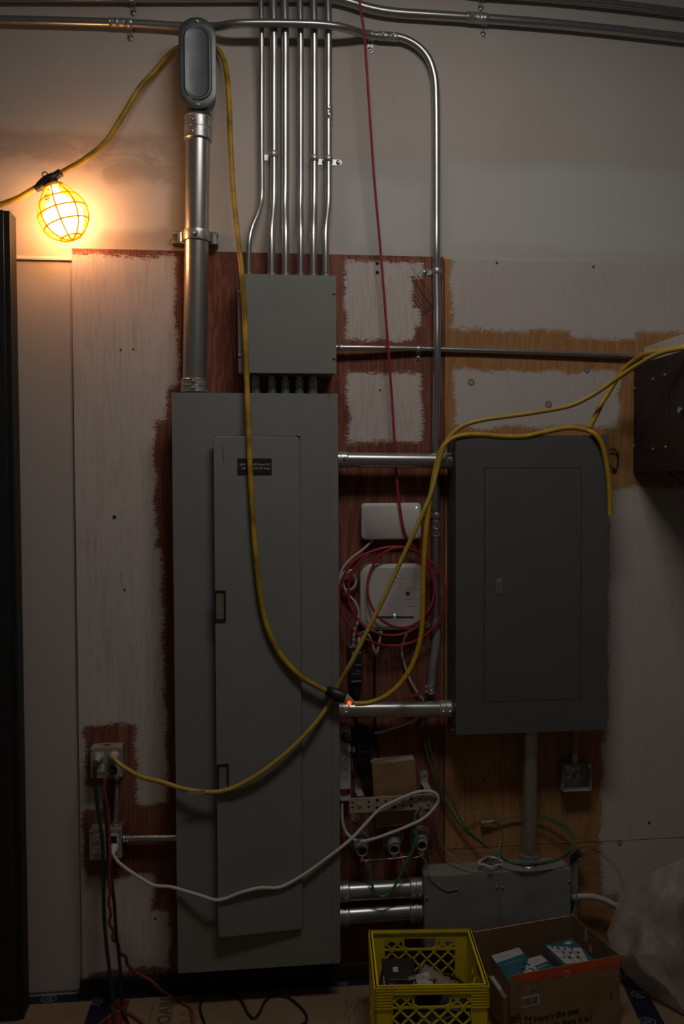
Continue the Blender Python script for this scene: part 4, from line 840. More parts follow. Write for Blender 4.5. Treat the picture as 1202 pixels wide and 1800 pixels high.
# ------------------------------------------------------------------ open steel junction box
jd = .065
jx0, jx1 = P(990, 1365, jd).x, P(1040, 1365, jd).x; jz1, jz0 = P(1015, 1344, jd).z, P(1015, 1391, jd).z
jb = E_('junction_box', ((jx0+jx1)/2, -PLY, jz0), 'open square steel junction box below the breaker panel right corner', 'electrical box')
tk = .0016; mbx = MB(); yb, yf = -PLY-.0005, -jd
mbx.box(jx0, jx1, yb-tk, yb, jz0, jz1); mbx.box(jx0, jx0+tk, yf, yb-tk, jz0, jz1); mbx.box(jx1-tk, jx1, yf, yb-tk, jz0, jz1); mbx.box(jx0+tk, jx1-tk, yf, yb-tk, jz0, jz0+tk); mbx.box(jx0+tk, jx1-tk, yf, yb-tk, jz1-tk, jz1)
O('box', mbx, 'dusty', jb, ang=0)
for dx, dz in ((-.02, .02), (0, .015), (-.018, -.015), (.02, .018), (.016, -.01)):
    O('knockout', MB().prism(circ(.009, 14), V(((jx0+jx1)/2+dx, yb-tk, (jz0+jz1)/2+dz)), XA, ZA, YF, 0, .001), 'galv2', jb)
screw(jb, V(((jx0+jx1)/2+.006, yb-tk, (jz0+jz1)/2-.008)), .005, .006, m='green')
O('mounting_tab', MB().obox(V((jx1-.008, yf+.001, jz1-.008)), XA, ZA, YF, .006, .006, .0008), 'galv2', jb)
a = P(1009, 1345, .042); a.z = jz1; b = P(1011, 1290, .06); b.z = rz0+.004
jf = E_('flexible_conduit', a, 'short grey flexible conduit between breaker panel and open junction box', 'conduit')
O('hose', MB().tube([a, a+ZA*.03, b-ZA*.03, b], rpx(11.5, .05), 14, 6), 'flex', jf)
O('connector', MB().lathe(a, ZA, [(0, .016), (.003, .016), (.004, .0125), (.028, .0125), (.03, .0115)], 16), 'galv2', jf)
# wire hoop on the plywood right of the breaker panel
O('wire_hoop', MB().tube(pts([(1071, 791, .03), (1078, 789, .03), (1084, 797, .028), (1086, 810, .026), (1084, 820, .026), (1080, 826, .028), (1075, 822, .03), (1070, 815, .03)]), .0022, 7).lathe(P(1084, 798, PLY), YF, [(0, .004), (.012, .004)], 8).lathe(P(1078, 825, PLY), YF, [(0, .005), (.012, .005)], 8), 'ink', label='little dark wire hoop between breaker panel and black rack', cat='wire')
# ------------------------------------------------------------------ wall rack at right
kx = P(1113, 735, PLY).x; kz1, kz0 = P(1113, 642, PLY).z, P(1113, 832, PLY).z; kd = .62
wr = E_('wall_rack', (kx+.25, -PLY, kz0), 'black wall-mounted equipment rack at the right edge, side slots showing', 'rack')
O('cabinet', MB().box(kx, kx+.5, -kd, -PLY-.0005, kz0, kz1), 'rack', wr, bevel=.002)
ym = PX(1177, 740, kx).y
O('side_panel', MB().box(kx-.0025, kx, ym+.002, -PLY-.012, kz0+.004, kz1-.004), 'rack', wr, bevel=.0008)
O('side_panel', MB().box(kx-.0025, kx, -kd, ym-.002, kz0+.004, kz1-.004), 'rack', wr, bevel=.0008)
def slot(ua, va, ub3, vb, w=.005):
    a, b = PX(ua, va, kx-.0028), PX(ub3, vb, kx-.0028); ax = (b-a); L = ax.length; ax = ax/L
    O('slot', MB().obox((a+b)/2, ax, V((1, 0, 0)).cross(ax), V((1, 0, 0)), L/2, w/2, .0003), 'dark', wr)
slot(1121, 673, 1147, 666); slot(1149, 664, 1167, 660, .003); slot(1123, 795, 1147, 790); slot(1149, 789, 1167, 786, .003); slot(1166, 715, 1166, 734, .006)
for u, v in ((1148, 666), (1169, 659), (1148, 789.5), (1170, 786), (1115, 683), (1115, 784)): screw(wr, PX(u, v, kx-.0025), .0055, .004, V((-1, 0, 0)))
q = PX(1197, 721, kx-.0025); lk = O('lock', MB().prism(circ(.017, 16, .024), q, YF, ZA, V((-1, 0, 0)), 0, .003), 'black', wr); O('lock_barrel', MB().lathe(q, V((-1, 0, 0)), [(0, .010), (.008, .010), (.008, .004), (.004, .003)], 14), 'galv2', lk)
bz = kz1+.001; b0 = P(1131, 625, .05).x
tb = E_('equipment_case', (b0+.2, -.1, bz), 'flat pale grey case lying on top of the black rack', 'case')
th = P(1135, 611, .05).z-kz1
O('case', MB().box(b0, b0+.42, -.56, -.05, bz, bz+max(.03, th)), 'white', tb, bevel=.003)
O('seam', MB().box(b0-.0005, b0, -.555, -.055, bz+.012, bz+.0135), 'inkg', tb)
O('cable', MB().tube([PX(1168, 826, kx+.02), V((kx+.03, -.30, kz0-.03)), V((kx+.06, -.32, kz0-.055)), V((kx+.12, -.33, kz0-.065)), V((kx+.22, -.33, kz0-.06))], .0035, 8), 'blue', label='thin dark blue cable drooping under the black rack', cat='cable')
# ------------------------------------------------------------------ black post at left
pxr = (P(33, 383, .05).x+P(52, 1740, .05).x+P(31, 900, .05).x)/3; pz = P(35, 383, .05).z
bpz = E_('metal_cabinet', (pxr-.2, -.09, 0), 'tall black metal cabinet cut off by the photo edge beside the work light', 'cabinet')
O('upright', MB().box(pxr-.40, pxr, -.125, -.05, 0.0, pz), 'blackp', bpz, bevel=.002)
O('front_rail', MB().box(pxr-.40, pxr-.018, -.130, -.1255, 0.0, pz), 'black', bpz, bevel=.001)
ql = P(26, 1300, .127); O('hinge', MB().box(pxr-.016, pxr-.002, -.131, -.1255, ql.z-.045, ql.z+.05), 'black', bpz, bevel=.001)
for s in (-.03, 0, .03): screw(bpz, V((pxr-.009, -.131, ql.z+s)), .004, .003, m='blackp')
# ------------------------------------------------------------------ left cords
gc2 = E_('power_cable', P(182, 1560, .12), 'dark green cord hanging straight down from the upper outlet box', 'cord')
O('cord', MB().tube(pts([(170, 1337, .1), (167, 1350, .11), (167, 1372, .11), (169, 1395, .11), (173, 1430, .115), (178, 1460, .12), (181, 1500, .12), (182, 1560, .12), (183, 1610, .12), (187, 1660, .12), (193, 1710, .12), (197, 1745, .12), (199, 1772, .13), ('f', 202, 1800, .01), ('f', 206, 1840, .008)]), rpx(6.4, .12), 8), 'dgreen', gc2)
O('plug', MB().lathe(P(174, 1330, .0735), P(169, 1340, .10)-P(174, 1330, .0735), [(0, .0145), (.010, .0145), (.018, .011), (.028, .0075)], 14), 'pvc', gc2, label='grey plug')
bc2 = E_('power_cable', P(204, 1640, .12), 'black cord hanging from the upper outlet box to the floor', 'cord')
O('cord', MB().tube(pts([(194, 1359, .1), (188, 1368, .11), (187, 1388, .11), (184, 1410, .11), (185, 1432, .115), (188, 1460, .12), (190, 1500, .12), (191, 1525, .12), (196, 1550, .12), (201, 1590, .12), (204, 1640, .12), (209, 1680, .12), (212, 1715, .12), (213, 1750, .125), (217, 1775, .14), ('f', 225, 1800, .01), ('f', 234, 1830, .008)]), rpx(5.8, .12), 8), 'black', bc2)
O('plug', MB().lathe(P(200, 1352, .0735), P(194, 1359, .10)-P(200, 1352, .0735), [(0, .0135), (.010, .0135), (.016, .011), (.026, .007)], 14), 'black', bc2, label='black plug')
O('power_cable', MB().tube(pts([(190, 1360, .105), (184, 1372, .115), (183, 1386, .118), (190, 1430, .112), (193, 1500, .128), (192, 1540, .13), (194, 1566, .13), (191, 1588, .13), (195, 1605, .13), (192, 1622, .13), (199, 1636, .128), (198, 1650, .128), (207, 1658, .11), (211, 1675, .10), (221, 1682, .08), (225, 1697, .065), (245, 1713, .055), (266, 1724, .05), (284, 1741, .05), (300, 1751, .05), ('f', 322, 1762, .01), ('f', 334, 1772, .008), ('f', 338, 1790, .008), ('f', 341, 1815, .008)]), rpx(5.6, .1), 8), 'brown', label='kinked red-brown cord wriggling down the wall to the floor', cat='cord')
O('power_cable', MB().tube(pts([('f', 165, 1812), ('f', 180, 1797), ('f', 195, 1785), ('f', 212, 1778), ('f', 228, 1783), ('f', 245, 1795), ('f', 258, 1806)]), rpx(5.2, 0), 8), 'brown', label='short arch of red-brown cord on the floor at bottom left', cat='cord')
O('power_cable', MB().tube(pts([('f', 362, 1815), ('f', 358, 1795), ('f', 352, 1775), ('f', 356, 1755), ('f', 372, 1746), ('f', 400, 1746), ('f', 420, 1755), ('f', 430, 1770), ('f', 436, 1782), ('f', 446, 1790), ('f', 456, 1780), ('f', 466, 1760), ('f', 480, 1751), ('f', 502, 1752), ('f', 522, 1765), ('f', 537, 1782), ('f', 538, 1795), ('f', 528, 1803)]), rpx(4.6, 0), 8), 'black', label='thin black cable snaking in loops over the brown floor board', cat='cable')
# ------------------------------------------------------------------ floor covering and tape
O('floor_board', MB().box(-2.0, 2.6, -2.4, -.035, 0.0005, .0035), 'kraft', label='brown protective board covering the concrete along the wall', cat='floor covering', ang=0)
FX, FY = V((1, 0, 0)), V((0, 1, 0))
def ftext(s, u, v, size, m, outl=0, bold=0):
    o = FZ(u, v, .0037); return text_mb(s, size, o, V((0, 1, 0)), V((-1, 0, 0)), ZA, .0002, outline=outl, bold=bold)
lp = bpy.data.objects['floor_board']
lo = lp
tx = ftext('BOARD', 297, 1812, .062, 'inkb', 0, .001); O('printed_word', tx, 'inkb', lo, ang=0)
tx = ftext('RAM', 345, 1806, .085, 'inkb', .0008); O('printed_outline_word', tx, 'inkb', lo, ang=0)
for u0, v0, u1, v1 in ((271, 1762, 262, 1800), (304, 1760, 299, 1800)):
    a, b = FZ(u0, v0, .0037), FZ(u1, v1, .0037); ax = (b-a); L = ax.length; ax /= L; O('printed_line', MB().obox((a+b)/2, ax, ax.cross(ZA), ZA, L/2, .0012, .0003), 'inkb', lo)
hs = MB()
for k, (u, v) in enumerate(((607, 1758), (611, 1766), (617, 1760), (621, 1772), (626, 1764), (606, 1776), (613, 1784), (630, 1757), (637, 1759), (641, 1756))):
    hs.tube([FZ(u, v, .0042), FZ(u+1.5, v+5, .0042), FZ(u-1, v+10, .0042)] if k < 7 else [FZ(u, v+4, .0042), FZ(u+2, v, .0042), FZ(u+4, v+4, .0042)], .0012, 5, 3)
O('pencil_scrawl', hs, 'inkb', lo, kind='stuff')
def tape(label, quad, z, m='tape_b', marks=()):
    p = [FZ(u, v, z) for u, v in quad]; mb = MB().hexa([q-ZA*.0004 for q in p]+[q+ZA*.0003 for q in p]); o = O('floor_tape', mb, m, label=label, cat='tape', ang=0)
    for u, v, a, s in marks:
        c = FZ(u, v, z+.0004); ca, sa = math.cos(a), math.sin(a); x_ = V((ca, sa, 0)); y_ = V((-sa, ca, 0))
        mk = O('mark', MB().prism(circ(.020*s, 20, .026*s), c, x_, y_, ZA, 0, .0003, hole=circ(.016*s, 20, .022*s)), 'mark', o)
        for k in (-1, 0, 1): O('mark_stroke', MB().obox(c+x_*k*.0075*s, x_, y_, ZA, .0016*s, .012*s, .0002), 'mark', mk)
    return o
tape('dark blue tape strip along the wall foot with pale oval marks', [(40, 1766), (660, 1730), (660, 1714), (40, 1746)], .0042, marks=[(86, 1756, 1.57, 1), (157, 1748, 1.57, .8), (265, 1741, 1.57, .9), (335, 1738, 1.57, .7), (465, 1733, 1.57, .8), (603, 1728, 1.57, .7)])
tape('dark blue tape strip lying crosswise at bottom left', [(142, 1815), (186, 1815), (196, 1757), (162, 1759)], .0049, marks=[(170, 1760, .3, .9)])
tape('dark red tape strip beside the crosswise blue tape', [(187, 1815), (212, 1815), (228, 1757), (194, 1757)], .0046, 'tape_r')
tape('dark blue tape strip with round marks under the plastic film at right', [(1080, 1700), (1140, 1830), (1185, 1830), (1110, 1695)], .0042, marks=[(1088, 1715, 1.2, 1), (1123, 1748, 1.2, 1), (1138, 1795, 1.2, 1)])
# ------------------------------------------------------------------ milk crate
zc_ = .28
fl_, fr_, bl_, br_ = FZ(660, 1735, zc_), FZ(858, 1732, zc_), FZ(649, 1636, zc_), FZ(826, 1633, zc_)
cx_ = ((fr_-fl_)+(br_-bl_)).normalized(); cyv = ZA.cross(cx_); W_ = ((fr_-fl_).length+(br_-bl_).length)/2; D_ = ((bl_-fl_).length+(br_-fr_).length)/2
cen = (fl_+fr_+bl_+br_)/4; cen.z = .0042
ck = E_('milk_crate', cen, 'yellow plastic milk crate holding loose parts, at the bottom centre', 'crate')
def crate_side(o, ux, un, Lh, ribs):
    """o = centre of the side's foot on the outer face, Lh = half length"""
    H = zc_-.0042; t0, t1 = -.004, 0.0; mb = MB()
    def rect(a0, a1, b0, b1, s0=t0, s1=t1):
        mb.hexa([o+ux*a+ZA*b+un*s for s in (s0, s1) for a, b in ((a0, b0), (a1, b0), (a1, b1), (a0, b1))])
    def bar(a0, b0, a1, b1, w=.0045):
        d = math.hypot(a1-a0, b1-b0)
        if d < .004: return
        ax = ux*((a1-a0)/d)+ZA*((b1-b0)/d); mb.obox(o+ux*(a0+a1)/2+ZA*(b0+b1)/2+un*(t0+t1)/2, ax, ax.cross(un), un, d/2, w/2, .002)
    wa, wb0, wb1 = Lh-.048, .045, H-.055   # lattice window
    rect(-Lh, -wa, 0, H); rect(wa, Lh, 0, H); rect(-wa, wa, 0, wb0); rect(-wa, wa, H-.026, H); ext = .003 if ribs else -.010
    rect(-Lh-ext, Lh+ext, H-.006, H, -.010, .003)
    hw1, hw2, hz0, hz1 = .050, .038, H-.056, H-.026
    def win(a0, a1, b0, b1, p):
        for sgn in (1, -1):
            c = -2.0
            while c < 2.0:
                # line b = sgn*a + c clipped to the window
                q = []
                for a in (a0, a1):
                    b = sgn*a+c
                    if b0-1e-9 <= b <= b1+1e-9: q.append((a, b))
                for b in (b0, b1):
                    a = (b-c)/sgn
                    if a0 < a < a1: q.append((a, b))
                if len(q) >= 2: bar(*q[0], *q[1])
                c += p
    win(-wa, wa, wb0, hz0-.006, .036*1.25)
    rect(-wa, wa, hz0-.009, hz0-.003)
    for s in (-1, 1):
        a0, a1 = (hw1, wa) if s > 0 else (-wa, -hw1); win(a0, a1, hz0-.003, hz1-.009, .036); rect(a0, a1, hz1-.0095, hz1-.006); rect(a0, a1, hz1-.003, hz1)
        # sloped ends of the hand hole
        mb.hexa([o+ux*a+ZA*b+un*q for q in (t0, t1) for a, b in ((s*hw1, hz0+.004), (s*hw2, hz0-.003), (s*hw1*1.0, hz0-.003), (s*(hw1+.004), hz0))])
        mb.hexa([o+ux*a+ZA*b+un*q for q in (t0, t1) for a, b in ((s*hw1, hz0), (s*(hw1+.006), hz0), (s*(hw1+.006), hz1), (s*hw1, hz1))])
    sd_o = O('side', mb, 'crate', ck, ang=0)
    rb = MB()
    for k in range(7):
        b = H-.012-k*.0085
        for a0, a1 in ((-Lh, -wa), (wa, Lh)) + (((-wa, wa),) if b > H-.024 else ()):
            rb.hexa([o+ux*a+ZA*bb_+un*s for s in (0, .004) for a, bb_ in ((a0, b), (a1, b), (a1, b+.0022), (a0, b+.0022))])
    for a in (-wa-.001, wa-.001): rb.hexa([o+ux*(a+q)+ZA*b+un*s for s in (0, .004) for q, b in ((0, 0), (.002, 0), (.002, H), (0, H))])
    O('ribs', rb, 'crate', sd_o, ang=0)
for un_, hl, hd in ((-cyv, W_/2, D_/2), (cyv, W_/2, D_/2), (cx_, D_/2, W_/2), (-cx_, D_/2, W_/2)):
    crate_side(cen+un_*hd, ZA.cross(un_), un_, hl, abs(un_.dot(cyv)) > .5)
fm = MB()
for k in range(9):
    f = -1+2*k/8; fm.obox(cen+cx_*f*(W_/2-.006)+ZA*.004, cyv, cx_, ZA, D_/2-.005, .003, .003); fm.obox(cen+cyv*f*(D_/2-.006)+ZA*.004, cx_, cyv, ZA, W_/2-.005, .003, .003)
O('bottom_grid', fm, 'crate', ck, ang=0)
# contents
def at_z(u, v, z): return FZ(u, v, z)
pc = at_z(700, 1715, .20); kx_, ky_ = cx_, cyv
pm = MB(); rgs = []
for z, sx_, sy_ in ((.0, .055, .075), (.02, .062, .082), (.11, .060, .080), (.17, .056, .070), (.185, .045, .05)):
    rgs.append([V((pc.x, pc.y, .012))+cx_*a+cyv*b+ZA*(z+.010*math.sin(4*a/.06+3*b/.06))+cx_*(.010*noise.noise(V((a*30, b*30, z*25)))) for a, b in rrect(sx_, sy_, .02, 4)])
pu = E_('tool_pouch', V((pc.x, pc.y, .012)), 'black pouch with a small white tag, left side of the yellow crate', 'pouch')
O('pouch', pm.rings(rgs), 'black', pu)
tg = at_z(695, 1702, .217); O('tag', MB().obox(V((tg.x, tg.y-.0, .213)), cx_, (cyv+ZA*.5).normalized(), (ZA-cyv*.5).normalized(), .008, .008, .0008), 'paper', pu)
O('flap', MB().obox(V((pc.x+.004, pc.y+.02, .205)), cx_, (cyv+ZA*.25).normalized(), (ZA-cyv*.25).normalized(), .05, .045, .006), 'black', pu, bevel=.004)
O('buckle', MB().obox(V((pc.x+.035, pc.y-.03, .207)), (cx_+ZA*.2).normalized(), cyv, ZA, .012, .008, .003), 'galv2', pu, bevel=.001)
for nm_, dx_, dy_, hh_, rx_, lab in ((.0, .02, .055, .075, .3, 'flat black power brick lying at the back of the yellow crate'), (.0, .095, -.03, .07, -.35, 'dark power brick at the right of the yellow crate beneath a cable'), (.0, -.02, -.115, .062, .05, 'long dark power brick lying just behind the front grid of the yellow crate')):
    a_ = (cx_+cyv*rx_).normalized(); O('adapter', MB().obox(cen+cx_*dx_+cyv*dy_+ZA*(.010+hh_), a_, ZA.cross(a_), ZA, .055 if dy_ > -.1 else .09, .04 if dy_ > -.1 else .022, hh_), 'black', label=lab, cat='adapter', bevel=.005)
O('card_strip', MB().obox(cen-cx_*(W_/2-.022)-cyv*.05+ZA*.16, (ZA+cx_*.15).normalized(), cyv, cx_, .07, .03, .0015), 'card_l', label='pale card strip standing in the left corner of the yellow crate', cat='card')
# beige perforated plate leaning right
a, b, c_, d_ = at_z(743, 1693, .215), at_z(756, 1698, .22), at_z(806, 1734, .19), at_z(738, 1734, .15)
def slab(name, label, cat, quad, th, m, bev=.001):
    n_ = (quad[1]-quad[0]).cross(quad[3]-quad[0]).normalized()
    if n_.z < 0: n_ = -n_
    return O(name, MB().hexa([q-n_*th for q in quad]+list(quad)), m, label=label, cat=cat, bevel=bev), n_
bpl, nn = slab('perforated_plate', 'beige perforated triangular plate leaning inside the yellow crate', 'plate', [at_z(742, 1692, .215), at_z(757, 1699, .215), at_z(812, 1740, .165), at_z(722, 1740, .150)], .004, 'bar')
for u, v in ((744, 1697), (741, 1701), (738, 1705), (752, 1701), (735, 1709)):
    O('hole', MB().prism(circ(.0028, 8), at_z(u, v, .2135-(v-1695)*.0012), cx_, cyv, ZA, 0, .0012), 'dark', bpl)
gp_, nn = slab('cover_plate', 'grey steel cover plate with screws on top of the crate contents', 'plate', [at_z(718, 1717, .195), at_z(754, 1707, .20), at_z(768, 1745, .17), at_z(722, 1748, .165)], .003, 'dusty')
for u, v in ((725, 1722), (756.5, 1719.5)): screw(gp_, at_z(u, v, .193), .004, .003, ZA)
O('cable', MB().tube([cen+cx_*.02+cyv*.04+ZA*.17, cen+cx_*.07+cyv*.06+ZA*.185, cen+cx_*.12+cyv*.0+ZA*.18, cen+cx_*.11-cyv*.08+ZA*.165, cen+cx_*.04-cyv*.1+ZA*.14], .005, 8), 'black', label='black cable lying at the right side in the yellow crate', cat='cable')
jm = cen+cx_*.02-cyv*.055; jt = E_('adapter', jm+ZA*.01, 'dark adapter block with pale label low in the yellow crate', 'adapter')
O('block', MB().obox(jm+ZA*.07, (cx_+cyv*.2).normalized(), (cyv-cx_*.2).normalized(), ZA, .05, .03, .06), 'black', jt, bevel=.004)
O('sticker', MB().obox(cen-cx_*.035-cyv*.1385+ZA*.118, (cx_*.95-ZA*.25).normalized(), ZA, cyv, .03, .006, .0006), 'paper', jt)
# ------------------------------------------------------------------ open cardboard box
HB = .22
A_, B_ = FZ(895, 1725, HB), FZ(1082, 1676, HB); C_, D2 = FZ(1015, 1617, HB), FZ(835, 1637, HB)
kx2 = ((B_-A_)+(C_-D2)); kx2.z = 0; Wb = kx2.length/2; kx2.normalize(); ky2 = ZA.cross(kx2); Db = ((D2-A_).dot(ky2)+(C_-B_).dot(ky2))/2
cb = (A_+B_+C_+D2)/4; cb.z = .0042
cx3 = E_('cardboard_box', cb, 'open brown carton with red-orange tape along its rim, bottom right', 'box')
wt = .0035
def bw(name, o, u, hl, n_, z1, m, par=cx3, **k): return O(name, MB().obox(o+ZA*(z1/2), u, n_, ZA, hl, wt/2, z1/2), m, par, **k)
front = bw('front_wall', cb-ky2*Db/2, kx2, Wb/2, ky2, HB, 'card'); back = bw('back_wall', cb+ky2*Db/2, kx2, Wb/2, ky2, HB+.004, 'card_in')
right = bw('right_wall', cb+kx2*Wb/2, ky2, Db/2, kx2, HB, 'card_in'); left = bw('left_wall', cb-kx2*Wb/2, ky2, Db/2, kx2, .135, 'card')
O('base', MB().obox(cb+ZA*.0022, kx2, ky2, ZA, Wb/2, Db/2, .002), 'card_in', cx3)
fo = cb-ky2*(Db/2+wt/2)
def fpt(a, z, t=.0006): return fo+kx2*a-ky2*t+ZA*z
# tape with ragged upper edge
tp = MB(); nT = 40
for k in range(nT):
    a0, a1 = -Wb/2+Wb*k/nT, -Wb/2+Wb*(k+1)/nT; tp.hexa([fpt(a, z, t) for t in (-.0002, .0006) for a, z in ((a0, HB-.030), (a1, HB-.030), (a1, HB-random.uniform(-.001, .001)), (a0, HB-random.uniform(-.001, .001)))])
O('rim_tape', tp, 'tape_o', front, ang=0)
tn = MB()
for k in range(nT):
    a0 = -Wb/2+Wb*k/nT; h = random.uniform(.001, .004); tn.obox(cb+ky2*(Db/2)+kx2*(a0+Wb/nT/2)+ZA*(HB+.004), kx2, ky2, ZA, Wb/nT/2, .0022, h/2)
O('torn_rim', tn, 'torn', back, kind='stuff', ang=0)
pt_ = MB()
for k in range(9): pt_.obox(fpt(.0+random.uniform(-.012, .012), HB-.026+random.uniform(-.012, .008), .0009), kx2, ZA, ky2, random.uniform(.002, .006), random.uniform(.001, .005), .0003)
O('torn_patch', pt_, 'torn', front, kind='stuff', ang=0)
# barcode sticker
uq = lambda u, v: (lambda r: CAM+r*((fo-ky2*.0008-CAM).dot(ky2)/r.dot(ky2)))(ray(u, v))
bcq = uq(928.5, 1760.5); bwid = .037
bs_ = O('barcode_sticker', MB().prism(rrect(bwid, .0165, .002, 2), bcq, kx2, ZA, -ky2, -.0004, .0004), 'paper', front)
bm_ = MB(); x_ = -bwid*.85
while x_ < bwid*.85:
    w_ = random.choice((.0008, .0014, .0022)); bm_.obox(bcq+kx2*(x_+w_/2)-ky2*.0006, kx2, ZA, ky2, w_/2, .0115, .0002); x_ += w_+random.choice((.0008, .0014, .002))
O('bars', bm_, 'ink', bs_, kind='stuff', ang=0)
s1 = uq(944, 1797); tdir = kx2
O('lettering', text_mb('Here\u2019s the deal', .0265, uq(938, 1797)-ky2*0, kx2, ZA, -ky2, .0004, bold=.0006, squeeze=.96), 'ink', front, ang=0)
O('lettering', text_mb('          ly, here it is.!', .0265, uq(938, 1797)-ZA*.030, kx2, ZA, -ky2, .0004, bold=.0006, squeeze=.96), 'ink', front, ang=0)
sy = MB()
def fr(u0, v0, u1, v1, w=.002):
    a, b = uq(u0, v0), uq(u1, v1); ax = b-a; L = ax.length; ax /= L; sy.obox((a+b)/2, ax, ax.cross(ky2), ky2, L/2, w/2, .0004)
fr(898, 1792, 915, 1788); fr(915, 1788, 915, 1806); fr(898, 1792, 898, 1806); fr(900, 1797, 912, 1794)
for u in (924.5, 932): fr(u, 1788, u, 1806, .003); fr(u-3, 1792, u, 1786); fr(u+3, 1791, u, 1786)
fr(901, 1749, 901, 1776, .0008); fr(901, 1776, 908, 1774, .0008); fr(901, 1749, 908, 1747, .0008); fr(933, 1742, 940, 1740.5, .0012)
fr(1074, 1745, 1074, 1750, .004); fr(1073.5, 1753, 1073.5, 1758, .004)
O('handling_marks', sy, 'ink', front, kind='stuff', ang=0)
O('tape_residue', MB().obox(cb+kx2*(Wb/2-wt/2-.0006)+ky2*(.055)+ZA*(HB-.028), ky2, ZA, kx2, .008, .022, .0004).obox(cb+kx2*(Wb/2-wt/2-.0006)+ky2*(.03)+ZA*(HB-.06), ky2, ZA, kx2, .010, .012, .0004), 'torn', right)
# cartons inside
def topbox(name, label, quad, z, h, m_top, m_side, z0=None):
    p = [FZ(u, v, z) for u, v in quad]; c = sum(p, V((0, 0, 0)))/4; e = E_(name, V((c.x, c.y, z-h)), label, 'box', None)
    O('carton', MB().hexa([q-ZA*h for q in p]+[q-ZA*.0006 for q in p]), m_side, e, bevel=.001)
    t = O('lid', MB().hexa([q-ZA*.0006 for q in p]+p), m_top, e, ang=0); return e, t, p
def onlid(p, s, t): return p[0]*(1-s)*(1-t)+p[1]*s*(1-t)+p[2]*s*t+p[3]*(1-s)*t
def lidpoly(par, p, st, m, name, up=.0004):
    q = [onlid(p, s, t)+ZA*up for s, t in st]; return O(name, MB().rings([[x-ZA*.0003 for x in q], q]), m, par, ang=0)
ea_, lid, p = topbox('printed_carton', 'teal and white printed carton at the left inside the open box', [(863, 1680), (912, 1665.5), (950, 1712), (898, 1730)], .205, .10, 'teal', 'card')
lidpoly(lid, p, [(0, 0), (1, 0), (1, .24), (0, .27)], 'paper', 'white_band')
ux_ = (p[1]-p[0]).normalized(); uz_ = ZA.cross(ux_)
O('lettering', text_mb('LMX', .014, onlid(p, .3, .17), ux_, uz_, ZA, .0008), 'inkg', lid, ang=0)
for k in range(6): lidpoly(lid, p, [(.2, .38+k*.055), (.75-.06*k, .38+k*.055), (.75-.06*k, .388+k*.055), (.2, .388+k*.055)], 'tealg' if k else 'paper', 'print_line')
tri = lidpoly(lid, p, [(1.0, .46), (1.0, 1), (.35, .98)], 'paper', 'number_sheet', .0008)
for s_, t_, ch in ((.9, .66, '2'), (.72, .8, '7'), (.92, .86, '3'), (.62, .93, '1')): O('digit', text_mb(ch, .026, onlid(p, s_-.06, t_), (ux_+uz_*.5).normalized(), (uz_-ux_*.5).normalized(), ZA, .0011, bold=.0008), 'ink', tri, ang=0)
eb, lid, p = topbox('printed_carton', 'low teal carton with white end, in the middle inside the open box', [(924, 1686), (951, 1679), (980, 1704), (944, 1716)], .192, .08, 'teal', 'card_l')
lidpoly(lid, p, [(0, 0), (1, 0), (1, .42), (0, .5)], 'paper', 'white_band')
lidpoly(lid, p, [(.25, .6), (.8, .56), (.8, .6), (.25, .64)], 'paper', 'print_line')
tri = lidpoly(lid, p, [(0, .5), (.4, .9), (0, 1)], 'paper', 'number_sheet', .0008)
ux_ = (p[1]-p[0]).normalized(); uz_ = ZA.cross(ux_)
O('digit', text_mb('9', .02, onlid(p, .05, .85), ux_, uz_, ZA, .0011, bold=.0008), 'ink', tri, ang=0)
ec, lid, p = topbox('printed_carton', 'teal carton with a white number triangle at the right inside the open box', [(957, 1661), (1005, 1649.5), (1046, 1688), (996, 1702)], .215, .045, 'teal', 'tealg')
tri = lidpoly(lid, p, [(.02, .06), (.97, .44), (.78, .98), (.08, .86)], 'paper', 'number_sheet', .0008)
ux_ = (p[1]-p[0]).normalized(); uz_ = ZA.cross(ux_); rx_ = (ux_*.9-uz_*.43).normalized(); rz_ = ZA.cross(rx_)
for s_, t_, ch in ((.10, .17, '2'), (.22, .28, '5'), (.40, .36, '2'), (.62, .42, '7'), (.24, .48, '7'), (.44, .56, '9'), (.66, .62, '3'), (.30, .70, '0'), (.54, .78, '8'), (.18, .62, '1')):
    O('digit', text_mb(ch, .021, onlid(p, s_, t_), rx_, rz_, ZA, .0011, bold=.0008), 'ink', tri, ang=0)
for s0, t0_, s1_, t1_ in ((.06, .33, .9, .62), (.07, .60, .84, .82), (.32, .18, .40, .92), (.62, .30, .62, .95)):
    a, b = onlid(p, s0, t0_)+ZA*.001, onlid(p, s1_, t1_)+ZA*.001; ax = b-a; L = ax.length; ax /= L; O('grid_line', MB().obox((a+b)/2, ax, ax.cross(ZA), ZA, L/2, .0007, .0002), 'ink', tri)
O('oval_logo', MB().prism(circ(.014, 18, .009), onlid(p, .75, .14), ux_, uz_, ZA, .0002, .0007), 'paper', lid)
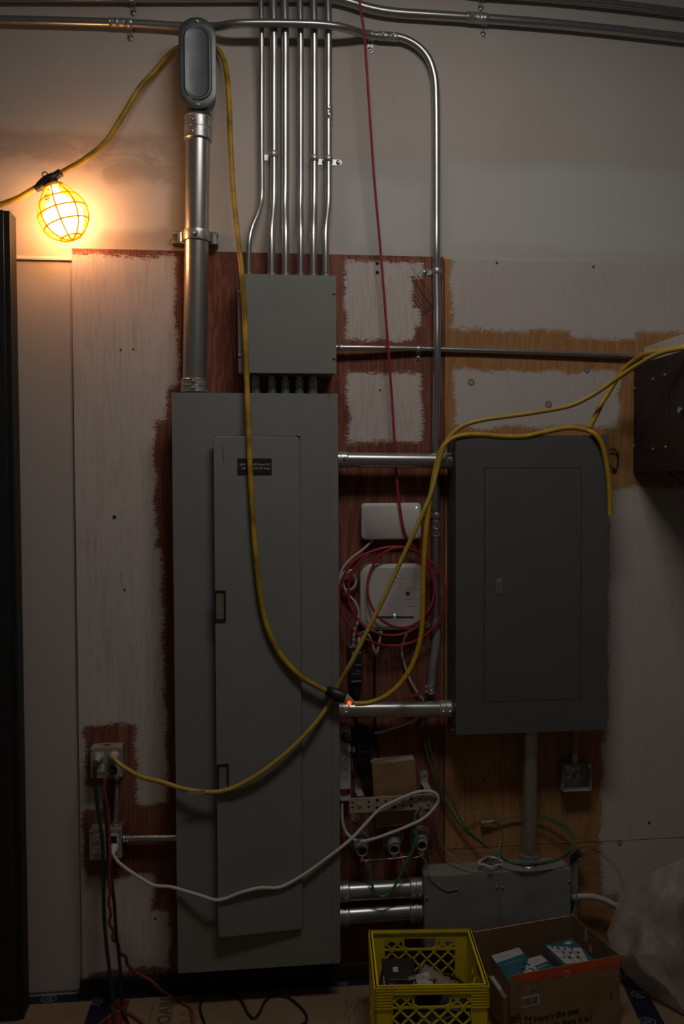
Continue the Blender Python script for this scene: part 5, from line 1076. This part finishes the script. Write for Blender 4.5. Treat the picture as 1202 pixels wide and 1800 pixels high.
ed, lid, p = topbox('small_carton', 'small brown carton with white label, low at the left corner of the open box', [(858, 1716), (886, 1708), (917, 1745), (885, 1755)], .150, .10, 'card', 'card')
lidpoly(lid, p, [(.08, .06), (.86, .04), (.86, .62), (.08, .66)], 'paper', 'white_label')
lidpoly(lid, p, [(.3, .2), (.62, .2), (.62, .5), (.3, .5)], 'inkg', 'label_print', .0008)
# ------------------------------------------------------------------ plastic film slumped in the right corner
NU, NV = 46, 60
def film_pt(s, t):
    # s: from the free left edge to beyond the frame, t: top to bottom; a sheet slumped from the wall to the floor
    left = [(0, 1101, 1553, .04), (.12, 1088, 1583, .08), (.35, 1066, 1640, .13), (.55, 1078, 1680, .18), (.72, 1100, 1712, .20), (.88, 1150, 1758, .24), (1, 1205, 1812, .28)]
    for a, b in zip(left, left[1:]):
        if t <= b[0]+1e-9:
            f = (t-a[0])/(b[0]-a[0]); l = [x+(y-x)*f for x, y in zip(a, b)]; break
    tl_ = (1101+(1290-1101)*s, 1553-85*s)
    r_ = (1290, 1468+(1830-1468)*t)
    ed = (l[1]+(r_[0]-l[1])*s, l[2]+(r_[1]-l[2])*s)
    d = l[3]+.10*math.sin(PI*min(1, s*1.2))*(.35+.65*t)+.05*s
    n1 = noise.noise(V((s*2.6+3, t*3.4, 1.7))); n2 = noise.noise(V((s*7+1.5*t, t*6-2*s, 5.1))); n3 = 1-abs(noise.noise(V((s*4.2-2.5*t, t*2.0+3*s, 9.3))))*2
    k = min(1, s*6)
    d += k*(.045*n1+.010*n2+.016*n3)
    return P(ed[0], ed[1], max(.028, d))
fmb = MB(); fmb.v = [film_pt(i/NU, j/NV) for j in range(NV+1) for i in range(NU+1)]
for q in fmb.v: q.z = max(q.z, .006)
fmb.f = [(j*(NU+1)+i, j*(NU+1)+i+1, (j+1)*(NU+1)+i+1, (j+1)*(NU+1)+i) for j in range(NV) for i in range(NU)]
fo_ = O('plastic_film', fmb, 'film', label='crumpled milky plastic film slumped in the bottom right corner', cat='plastic sheet', ang=24)
